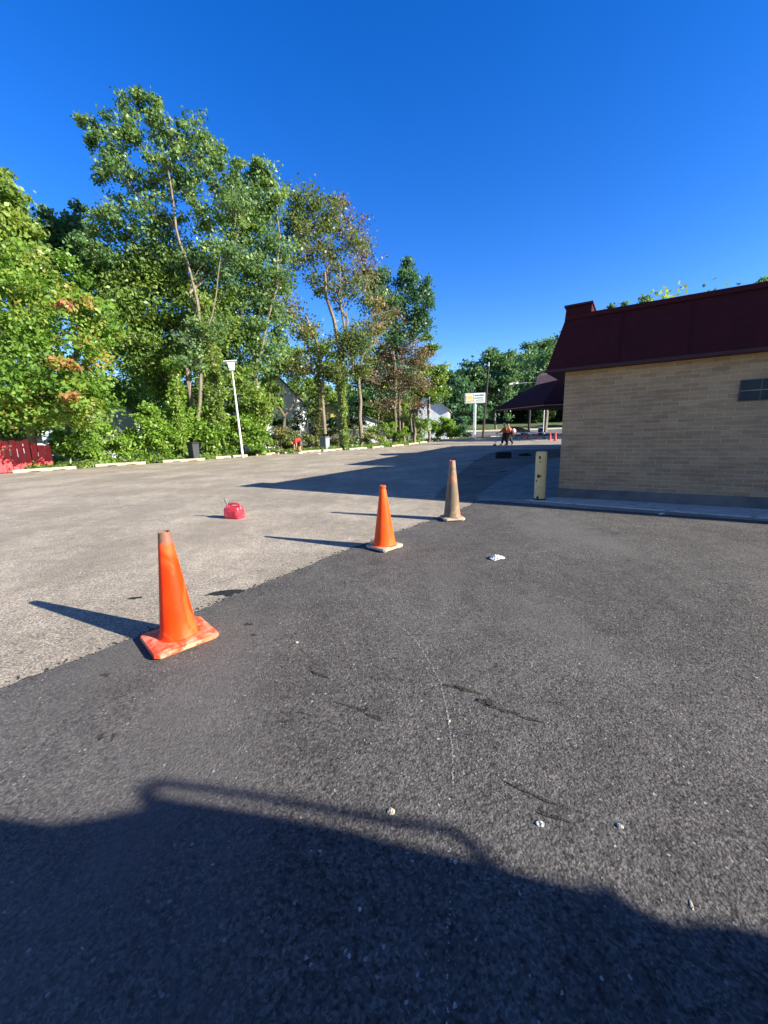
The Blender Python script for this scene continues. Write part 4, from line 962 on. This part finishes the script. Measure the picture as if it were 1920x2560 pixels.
# parked van glimpsed over the hedge
t = thing('parked_van', 'pale blue grey van mostly hidden behind hedge and left tree', 'van', (-26.4, 31.2, 0), R(30))
car_loft([(-2.1, .4), (-2.2, 1.1), (-1.6, 1.3), (-1.1, 2.3), (2.1, 2.35), (2.2, .4)], .95).build('body', paint('van_paint', (.38, .44, .50), (.32, .38, .44), rough=.3), t, bevel=.06)
car_loft([(-1.5, 1.4), (-1.15, 2.1), (-.2, 2.12), (-.2, 1.4)], .97).build('window', M['glass'], t)
for x in (-1.4, 1.4):
    for y in (-.85, .85):
        wh = MB(); wh.lathe([(.35, -.12), (.35, .12)], 18); o = wh.build('wheel', M['dark'], t); o.rotation_euler = (R(90), 0, 0); o.location = (x, y, .35)

# ------------------------------------------------------------ trees
def gp_(px, Y): q = atY(px, 1080, Y); return Vector((q.x, q.y, 0))
tree('broadleaf_tree', 'sprawling bright green tree with orange tinged leaves overhanging the red fence', 'tree', gp_(60, 20.5),
     [(40, 720, 95), (130, 700, 80, .5), (215, 790, 75), (20, 830, 100, -.5), (120, 850, 105, -1), (235, 880, 60, -1, .1), (60, 960, 110, -1.5), (170, 990, 85, -1.5), (215, 950, 52, -1.5), (-40, 900, 110), (10, 1020, 45, -1), (205, 1030, 34, -1.2),
      (150, 905, 30, -2.8, .28, .3), (195, 770, 30, -1.2, .28, .3), (175, 1000, 26, -2.8, .25, .3)],
     L_BOX, M['bark'], leaf=.125, dens=.65, tr=.2, fork=.3, drop=.3, clump=.2)
tree('broadleaf_tree', 'dark tall tree cut by the left edge of the photo', 'tree', gp_(-60, 27),
     [(-10, 500, 60), (20, 570, 55), (-20, 600, 80), (50, 630, 55), (-60, 450, 60), (30, 690, 90), (-5, 440, 35), (90, 680, 50)], L_MID, M['bark'], leaf=.2, dens=.8, tr=.28)
tree('broadleaf_tree', 'hazy blue green round tree between the left edge tree and the tall sparse tree', 'tree', gp_(165, 31),
     [(110, 600, 60), (170, 590, 55), (230, 620, 55), (160, 650, 80), (240, 690, 70), (95, 660, 60), (200, 560, 35), (140, 560, 28)], L_BLUE, M['bark'], leaf=.2, dens=.8, tr=.25)
tree('tall_tree', 'tallest tree, open crowned with sky gaps and a pale bent trunk', 'tree', gp_(490, 27),
     [(370, 275, 28), (330, 300, 38), (395, 300, 34), (290, 330, 40), (350, 360, 48), (420, 330, 42), (275, 385, 42), (480, 320, 42, .5), (520, 350, 36, .5), (465, 380, 48), (400, 420, 50), (310, 440, 48), (255, 470, 38, 0, 0, .7), (520, 420, 42), (550, 370, 30), (560, 480, 45), (470, 480, 48, 0, 0, .8), (370, 510, 42, 0, 0, .75), (265, 540, 48), (600, 420, 28), (590, 520, 48), (440, 560, 42, .8, 0, .7), (520, 570, 50, .5, 0, .9), (330, 580, 50, .6), (230, 600, 45), (240, 320, 22, 0, 0, .5), (225, 350, 18, 0, 0, .4), (350, 250, 14, 0, 0, .6), (385, 255, 12, 0, 0, .6), (205, 305, 10, 0, 0, .4), (585, 640, 60, .5), (500, 660, 60, 1), (495, 900, 55, -.8, 0, .7), (520, 830, 45, -.6, 0, .7), (470, 830, 45, -.8, 0, .6), (400, 560, 62, 1), (345, 640, 62, 1.5), (430, 650, 60, 1.5), (280, 650, 55, 1), (380, 460, 46, 1), (440, 420, 45, 1)],
     L_TALL, M['bark_pale'], leaf=.12, dens=.40, tr=.20, fork=.3, clump=.2, twigs=4, per=38, lb=.14,
     limbs=[([(490, 1090), (500, 1000), (503, 900), (502, 820), (493, 750), (480, 700), (468, 655), (450, 610), (440, 570), (436, 530), (428, 470), (415, 400)], .12), ([(502, 860), (530, 790), (540, 740), (545, 690), (552, 640)], .06)])
tree('broadleaf_tree', 'dense dark green tree filling the middle below the tallest tree', 'tree', gp_(430, 29.5),
     [(300, 700, 75), (390, 690, 80, .5), (470, 730, 75), (330, 790, 85, -.5), (430, 810, 85), (520, 780, 70), (280, 860, 75), (370, 890, 85, -.5), (460, 900, 75), (540, 870, 70, .5), (400, 960, 45, 2), (560, 960, 60, 1)], L_MID, M['bark'], leaf=.14, dens=.75, tr=.26)
tree('broadleaf_tree', 'dense green tree with a feathery top right of the tallest tree', 'tree', gp_(640, 30.5),
     [(600, 480, 45), (650, 460, 38), (640, 520, 55), (690, 500, 34), (600, 580, 60), (670, 600, 55), (630, 680, 65), (580, 740, 60), (660, 760, 60), (600, 830, 65), (650, 880, 60, .5), (700, 700, 32), (640, 425, 20), (680, 450, 18), (690, 850, 40, 2), (600, 920, 50, 1)], L_TALL, M['bark_pale'], leaf=.135, dens=.7, tr=.24,
     limbs=[([(650, 900), (668, 800), (692, 720), (694, 650), (700, 590), (690, 520)], .10)])
tree('thinning_tree', 'thin crowned tree with olive and rusty leaves and pale forked limbs', 'tree', gp_(855, 34.5),
     [(760, 520, 42, 0, -.3), (810, 540, 38, 0, -.2), (730, 570, 38, 0, -.3), (790, 600, 45, 0, -.1, .7), (740, 660, 42, 0, .05, .7), (700, 700, 34, 0, .15, .7), (830, 640, 42, 0, 0, .6), (880, 600, 35, 0, 0, .5), (720, 770, 42, 0, .15, .7), (770, 830, 42, 0, 0, .8), (850, 740, 38, 0, 0, .5), (900, 700, 38, 0, .1, .5), (940, 760, 40, 0, .2, .5), (870, 860, 52, -.5, -.15, 1), (840, 930, 45, -.5, -.15, 1), (900, 920, 35, 0, 0, .8), (750, 920, 40, 0, .1, .7), (800, 700, 40, .5, 0, .5), (930, 830, 38, 0, .1, .6)],
     L_OLIVE, M['bark_pale'], leaf=.13, dens=.62, tr=.22, fork=.30, clump=.30, twigs=8, per=30, lb=.16,
     limbs=[([(860, 1085), (856, 1000), (850, 930), (848, 870), (835, 800), (815, 740), (812, 680)], .26), ([(850, 900), (868, 860), (858, 800), (848, 740), (850, 660)], .15), ([(862, 850), (890, 815), (930, 790), (980, 775)], .09), ([(812, 1085), (806, 1000), (808, 930), (790, 850), (765, 790)], .18)])
tree('thinning_tree', 'bare topped reddish brown tree right of the thin olive crowned tree', 'tree', gp_(905, 37.5),
     [(850, 520, 28), (880, 560, 35), (840, 570, 28), (900, 620, 38), (920, 680, 35), (870, 680, 32), (850, 500, 16), (960, 790, 32)], L_BROWN, M['bark_pale'], leaf=.13, dens=.26, tr=.18, twigs=8, per=24, clump=.32, lb=.14)
tree('weeping_tree', 'blue green drooping tree against the sky, right end of the tall trees', 'tree', gp_(985, 43),
     [(960, 690, 32), (1010, 675, 30), (1045, 720, 38), (1000, 750, 45), (1060, 770, 30), (950, 750, 38), (1040, 800, 34), (980, 820, 40), (1070, 735, 16), (1020, 650, 12), (930, 700, 22)], L_BLUE, M['bark'], leaf=.16, dens=.85, tr=.2, drop=1.6, twigs=4)
tree('thinning_tree', 'half dead grey brown tree with bare twigs beside the permit sign', 'tree', gp_(1010, 43.5),
     [(960, 880, 42), (1010, 870, 42), (1050, 900, 34), (930, 940, 42), (1000, 950, 42), (1050, 960, 34), (970, 1010, 34), (1040, 1020, 28)], L_BROWN, M['bark_pale'], leaf=.14, dens=.36, tr=.14, twigs=9, per=24, clump=.3, lb=.2,
     limbs=[([(1000, 1085), (998, 1000), (1002, 940), (1000, 880), (995, 830)], .11), ([(1030, 1080), (1022, 1000), (1030, 930), (1045, 860)], .09)], trunks=[(0, 0), (1.2, .3)])
tree('broadleaf_tree', 'green leafy tree over the far white house left of the roadside sign', 'tree', gp_(1075, 52),
     [(1070, 880, 28), (1050, 920, 36), (1090, 930, 30), (1040, 970, 40), (1085, 980, 34), (1010, 1000, 38), (1065, 840, 14), (1000, 1045, 28), (1100, 960, 22)], L_MID, M['bark'], leaf=.18, dens=.9, tr=.2)
tree('broadleaf_tree', 'dark small tree behind the brown half dead tree', 'tree', gp_(950, 50),
     [(900, 860, 45), (950, 900, 50), (900, 960, 50), (960, 990, 45), (880, 1010, 40), (1000, 930, 40)], L_BLUE, M['bark'], leaf=.2, dens=.6, tr=.2)
tree('broadleaf_tree', 'shaded tree between the white gabled house and thin olive tree', 'tree', gp_(700, 40),
     [(690, 940, 40), (720, 900, 42), (660, 980, 42), (770, 960, 38, 1), (740, 880, 32), (800, 880, 42, 1), (820, 980, 30)], L_MID, M['bark'], leaf=.16, dens=.7, tr=.22)
tree('broadleaf_tree', 'green shrubby tree right behind the leaning lamp post', 'tree', gp_(640, 29),
     [(600, 960, 42), (650, 1000, 50, 0, .05), (620, 1060, 46), (655, 1055, 30), (580, 1010, 36), (560, 1060, 40), ], L_MID, M['bark'], leaf=.14, dens=.9, tr=.12)
tree('understory_tree', 'dense green understory between the shed and the short ivy trunk', 'tree', gp_(330, 37),
     [(240, 960, 60), (310, 1000, 55, .5), (380, 980, 55), (430, 1010, 48), (200, 1030, 40, 1), (420, 930, 50), (350, 930, 50, 1), (480, 990, 48), (520, 1030, 42)], L_MID, M['bark'], leaf=.16, dens=.6, tr=.12)
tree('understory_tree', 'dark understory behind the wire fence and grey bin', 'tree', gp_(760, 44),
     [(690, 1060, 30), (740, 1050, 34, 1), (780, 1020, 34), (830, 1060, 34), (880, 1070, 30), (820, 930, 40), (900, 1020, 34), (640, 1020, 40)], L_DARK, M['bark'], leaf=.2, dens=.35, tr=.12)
tree('understory_tree', 'dark leafy growth directly behind the red board fence', 'tree', gp_(20, 23.5),
     [(-30, 1060, 60), (40, 1050, 50, .5), (100, 1060, 40), (0, 1000, 60, 1), (140, 1040, 40, 1), (-80, 1020, 70)], L_MID, M['bark'], leaf=.16, dens=.5, tr=.12)
# ivy covered trunks
def ivy_column(label, px, Y, pts, rad, hm=L_BRIGHT):
    b = gp_(px, Y); t = thing('ivy_covered_trunk', label, 'tree trunk', b); pw = [atY(x, y, Y)-b for x, y in pts]; pw[0].z = 0
    MB().tube(pw, rad*.35, 8).build('trunk', M['bark'], t)
    P = []; 
    for i in range(len(pw)-1):
        n = int((pw[i+1]-pw[i]).length*330*rad/.4)
        for k in range(n):
            q = pw[i].lerp(pw[i+1], rnd.random()); a = rnd.uniform(0, 6.28); r_ = rad*rnd.uniform(.3, 1.1)*(1+.35*math.sin(q.z*3+px))
            P.append((q.x+r_*math.cos(a), q.y+r_*math.sin(a), max(.1, q.z+rnd.gauss(0, .1))))
    P = np.array(P); leaf_mesh('ivy', P, np.full(len(P), .12)*NR.uniform(.7, 1.3, len(P)), NR.uniform(0, .9, len(P)), hm, t)
ivy_column('broad ivy covered trunk rising left of the lamp post', 535, 27.2, [(545, 1110), (542, 1000), (530, 900), (515, 800), (500, 740)], .55, L_MID)
ivy_column('short ivy covered trunk behind the dark bin', 448, 25.6, [(450, 1110), (446, 1030), (440, 960), (430, 900)], .45)
ivy_column('ivy covered trunk right of the grey bin', 858, 34.0, [(862, 1090), (858, 1000), (850, 930), (846, 880)], .30, L_MID)
ivy_column('reddish trunk with thin withered vine above the grey bin', 800, 34.2, [(790, 1100), (800, 1020), (796, 950), (800, 880)], .30, L_OLIVE)

# shrubs and vine hedge in front of the fence
def bush(label, px, Y, blobs, mat, leaf=.12, dens=.95, name='shrub'):
    return tree(name, label, 'shrub', gp_(px, Y), blobs, mat, M['bark'], leaf=leaf, dens=dens, tr=.04, fork=.2, twigs=2, clump=.25)
bush('bright leafy vine mound beside the red fence end', 160, 21.9, [(150, 1130, 32), (190, 1110, 42), (230, 1140, 28), (150, 1090, 25), (215, 1080, 32), (180, 1050, 24)], L_BRIGHT)
bush('bright vine mound left of the shed', 270, 23.6, [(250, 1110, 40), (295, 1125, 32), (260, 1085, 26), (310, 1100, 26), (235, 1070, 22), (225, 1140, 22)], L_BRIGHT)
bush('tall vine heap in front of the shed', 370, 24.7, [(360, 1110, 45), (395, 1070, 40), (372, 1055, 26), (400, 1120, 34), (370, 1020, 22), (345, 1120, 34), (420, 1080, 30), (385, 1030, 20)], L_BRIGHT)
bush('vine heap right behind the dark bin', 460, 26.9, [(450, 1060, 40), (490, 1060, 40), (520, 1090, 36), (450, 1100, 34), (540, 1110, 30), (500, 1020, 26), (430, 1030, 24), (525, 1130, 20), (545, 1075, 24)], L_BRIGHT)
bush('vine heap at the foot of the leaning lamp post', 590, 28.3, [(570, 1100, 32), (550, 1080, 30), (600, 1085, 34), (640, 1095, 34), (580, 1050, 26), (625, 1060, 32), (650, 1120, 22), (590, 1120, 22)], L_BRIGHT)
bush('dry olive undergrowth left of the stooping person', 690, 31.7, [(690, 1110, 24), (715, 1100, 22), (700, 1085, 20), (740, 1110, 16)], L_OLIVE, dens=.6)
bush('rusty undergrowth behind the grey bin', 790, 35.9, [(780, 1090, 22), (800, 1070, 20), (770, 1110, 16), (820, 1100, 18)], L_BROWN, dens=.7)
bush('olive weeds between ivy trunk and saplings', 900, 37.7, [(880, 1100, 16), (910, 1095, 20), (945, 1090, 20), (925, 1110, 12)], L_OLIVE, dens=.6)
bush('pair of yellow green saplings before the fence', 990, 42.2, [(982, 1085, 11), (1003, 1080, 14), (1000, 1098, 10), (982, 1062, 6)], L_BRIGHT, dens=1.0)
bush('green undergrowth beneath the half dead tree', 960, 45.7, [(950, 1080, 26), (975, 1060, 26), (1030, 1070, 30), (1000, 1050, 28), (1050, 1085, 22), (1060, 1060, 22)], L_MID, dens=.8)
bush('bright green bush right of the permit sign', 1110, 56.7, [(1090, 1075, 20), (1110, 1060, 20), (1130, 1072, 20), (1100, 1085, 14), (1140, 1085, 13), (1120, 1080, 16), (1085, 1060, 12)], L_BRIGHT, leaf=.18)
bush('dark bush behind the bright green bush', 1150, 63.7, [(1150, 1070, 20), (1165, 1080, 14), (1140, 1055, 16), (1160, 1055, 14)], L_BLUE, leaf=.2)
bush('tangled olive brush on the wire fence behind the stooping person', 750, 32.6, [(700, 1095, 26), (735, 1085, 24), (765, 1095, 20), (720, 1110, 18)], L_OLIVE, dens=.6)
bush('olive brush on the fence between grey bin and ivy trunk', 835, 35.4, [(825, 1085, 22), (845, 1100, 20), (870, 1090, 20)], L_OLIVE, dens=.6)
bush('mixed brush on the fence left of the saplings', 940, 39.2, [(900, 1085, 20), (925, 1080, 22), (955, 1095, 20), (965, 1075, 18)], L_MID, dens=.5)
for k, (x, y, h) in enumerate([(31.5, 43, 14), (37, 48, 14), (43, 54, 15), (50, 60, 15)]):
    t = thing('broadleaf_tree', 'leafy tree hidden behind the brick building, ' + ('nearest its rear wing', 'second from its rear wing', 'third from its rear wing', 'farthest from its rear wing')[k], 'tree', (x, y, 0), k*1.3, 'trees hidden behind the brick building')
    P, S, Q = clumps([(0, 0, h*.75, 4.2, 4.2, 3.4), (2, 1.6, h*.5, 4, 4, 3), (-2.2, -1.6, h*.5, 4, 4, 3)], .34, .7, .25)
    leaf_mesh('crown', P, S, Q, L_MID, t); MB().tube([(0, 0, -.1), (.1, 0, h*.6)], [.3, .15], 8).build('trunk', M['bark'], t)
# weeds along the edge of the lot
P = []
for i in range(len(row)-2):
    a, b_ = Vector((*row[i+1], 0)), Vector((*row[min(i+2, len(row)-1)], 0)); d = (b_-a); n = int(d.length*420)
    nn = Vector((-d.y, d.x, 0)).normalized()
    for k in range(n):
        q = a+d*rnd.random()+nn*(.42+abs(rnd.gauss(0, .6))); P.append((q.x, q.y, abs(rnd.gauss(0, .12))+.02))
P = np.array(P); o = leaf_mesh('weeds', P, NR.uniform(.06, .13, len(P)), NR.uniform(0, .8, len(P)), L_MID, None, flat=0, aspect=3); tag(o, 'low weeds growing along the edge of the lot', 'weeds', kind='stuff')

# street side and hillside woods
tree('street_tree', 'dark tree behind the roadside sign pole', 'tree', gp_(1150, 96), [(1120, 940, 26), (1150, 950, 30), (1140, 990, 38), (1100, 990, 32), (1160, 1030, 34), (1110, 1030, 34), (1190, 1040, 30)], L_BLUE, M['bark'], leaf=.42, dens=.9, tr=.3)
tree('street_tree', 'mid green tree with thin grey twigs right of the utility pole', 'tree', gp_(1240, 100), [(1190, 920, 34), (1230, 900, 38), (1270, 920, 38), (1200, 970, 38), (1245, 970, 38), (1160, 950, 28), (1285, 960, 30), (1215, 1020, 32), (1260, 1020, 28)], L_FAR, M['bark_pale'], leaf=.42, dens=.85, tr=.3)
tree('street_tree', 'slim pale trunked tree seen under the canopy roof', 'tree', gp_(1363, 82), [(1340, 950, 40), (1380, 940, 45), (1360, 900, 40)], L_FAR, M['bark_pale'], leaf=.4, dens=.8, tr=.42, fork=.5)
for px, Y, r_ in ((1322, 84, .24),):
    b = gp_(px, Y); b.z = TZ(0, Y); t = thing('grey_post', 'plain grey post standing on the lawn under the canopy view', 'post', b)
    MB().lathe([(.26, 0), (.22, 5.5)], 10).build('shaft', M['wood_pole'], t, smooth=True)
def mass(name, label, n, xr, yr, h0, h1, rr, leaf, mat, dens=.6, seed=3, rise=0):
    r_ = random.Random(seed); bl = []; mb = MB()
    for i in range(n):
        x = r_.uniform(*xr); y = r_.uniform(*yr); z = TZ(x, y); h = r_.uniform(h0, h1) + rise*min(1, max(-.3, (x-34)/30))
        mb.tube(crook((x, y, z-.2), (x, y, z+h*.7), 3, .03, r_), [.35, .3, .22, .15], 5)
        for k in range(6):
            q = r_.uniform(*rr); f = r_.uniform(.25, .9)
            bl.append((x+r_.uniform(-1, 1)*q*.8, y+r_.uniform(-1, 1)*q*.8, z+h*f, q, q, q*.8, 0, 1))
    P, S, Q = clumps(bl, leaf, dens*.55, .28, per=60)
    o = leaf_mesh(name, P, S, Q, mat, None); tag(o, label, 'woods', kind='stuff'); mb.build('trunk_mass', M['bark'], o)['kind'] = 'stuff'
mass('hillside_woodland', 'hazy green woodland covering the far hillside', 64, (20, 112), (122, 165), 11, 16, (3.2, 5.0), .62, L_FAR, .5, rise=13)
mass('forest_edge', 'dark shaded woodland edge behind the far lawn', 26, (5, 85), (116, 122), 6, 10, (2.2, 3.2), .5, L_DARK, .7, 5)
mass('side_woodland', 'woods beside the far lawn, behind the brick building', 16, (62, 100), (66, 96), 11, 15, (3, 4.5), .7, L_MID, .3, 12)
mass('left_woodland', 'distant green woods glimpsed behind the houses', 46, (-135, 18), (90, 130), 10, 14, (3, 4.5), .6, L_MID, .5, 8)
# tree tops peeking over the brick building
tree('broadleaf_tree', 'pale green treetops peeking over the notched end of the maroon roof', 'tree', gp_(1560, 36), [(1525, 782, 15), (1560, 772, 13), (1602, 756, 15), (1578, 778, 18), (1500, 790, 10), (1625, 772, 14)], L_FAR, M['bark'], leaf=.13, dens=.6, tr=.2)
tree('broadleaf_tree', 'treetop at the right photo edge above the maroon roof', 'tree', gp_(1920, 30), [(1912, 706, 14), (1930, 695, 14), (1960, 715, 30)], L_FAR, M['bark'], leaf=.12, dens=.6, tr=.2)

# ------------------------------------------------------------ equipment trailer whose shadow fills the foreground
tdir = Vector((.987, -.16, 0)).normalized(); tn = Vector((-tdir.y, tdir.x, 0))   # tn points to the camera side
P0 = Vector((1.69, -.38, 0)); tanE = math.tan(SUN_EL)
def topof(S):
    S = Vector((S[0], S[1], 0)); # S + L*SUN_DIR on plane through P0 along tdir
    L = (P0-S).dot(tn)/SUN_DIR.dot(tn); E = S+SUN_DIR*L
    return (E-P0).dot(tdir), L*tanE
shp = [(-1.46, 1.18), (-1.25, 1.15), (-1.11, 1.17), (-.97, 1.20), (-.95, 1.235), (-.92, 1.25), (-.88, 1.238), (-.51, 1.17), (-.19, 1.10), (.02, 1.04), (.26, .98), (.42, .93), (.54, .90), (.585, .918), (.63, .905), (.645, .872), (.69, .835), (.74, .81), (.79, .818), (.89, .805), (1.0, .78)]
prof = [topof(s_) for s_ in shp]
tr_ = thing('equipment_trailer', 'dark work trailer beside the photographer, seen only by its foreground shadow', 'trailer', P0, math.atan2(tdir.y, tdir.x))
x0 = prof[0][0]-.9; x1 = prof[-1][0]+1.6
pl = [(x0, .30), (x0, prof[0][1]+.04)] + prof + [(x1, prof[-1][1]), (x1, .30)]
mb = MB(); mb.loft([[(x, y, z) for x, z in pl] for y in (-1.25, 0)]); mb.build('body', M['dark'], tr_)
MB().box(x0+.1, x1-.1, -1.15, -.05, .0, .31).build('skirt', M['dark'], tr_)
bar = [topof(s_) for s_ in [(-.95, 1.25), (-.985, 1.29), (-.96, 1.325), (-.92, 1.33), (-.54, 1.26), (-.04, 1.15), (.18, 1.11), (.23, 1.08), (.27, 1.02), (.29, .975)]]
mb = MB(); mb.tube([(x, -.03, z) for x, z in bar], .018, 8); mb.build('grab_rail', M['galv'], tr_, smooth=True)
for x in (x0+1.0, x1-1.2):
    wh = MB(); wh.lathe([(.3, -.1), (.3, .1)], 20); o = wh.build('wheel', M['dark'], tr_); o.rotation_euler = (R(90), 0, 0); o.location = (x, .11, .3)
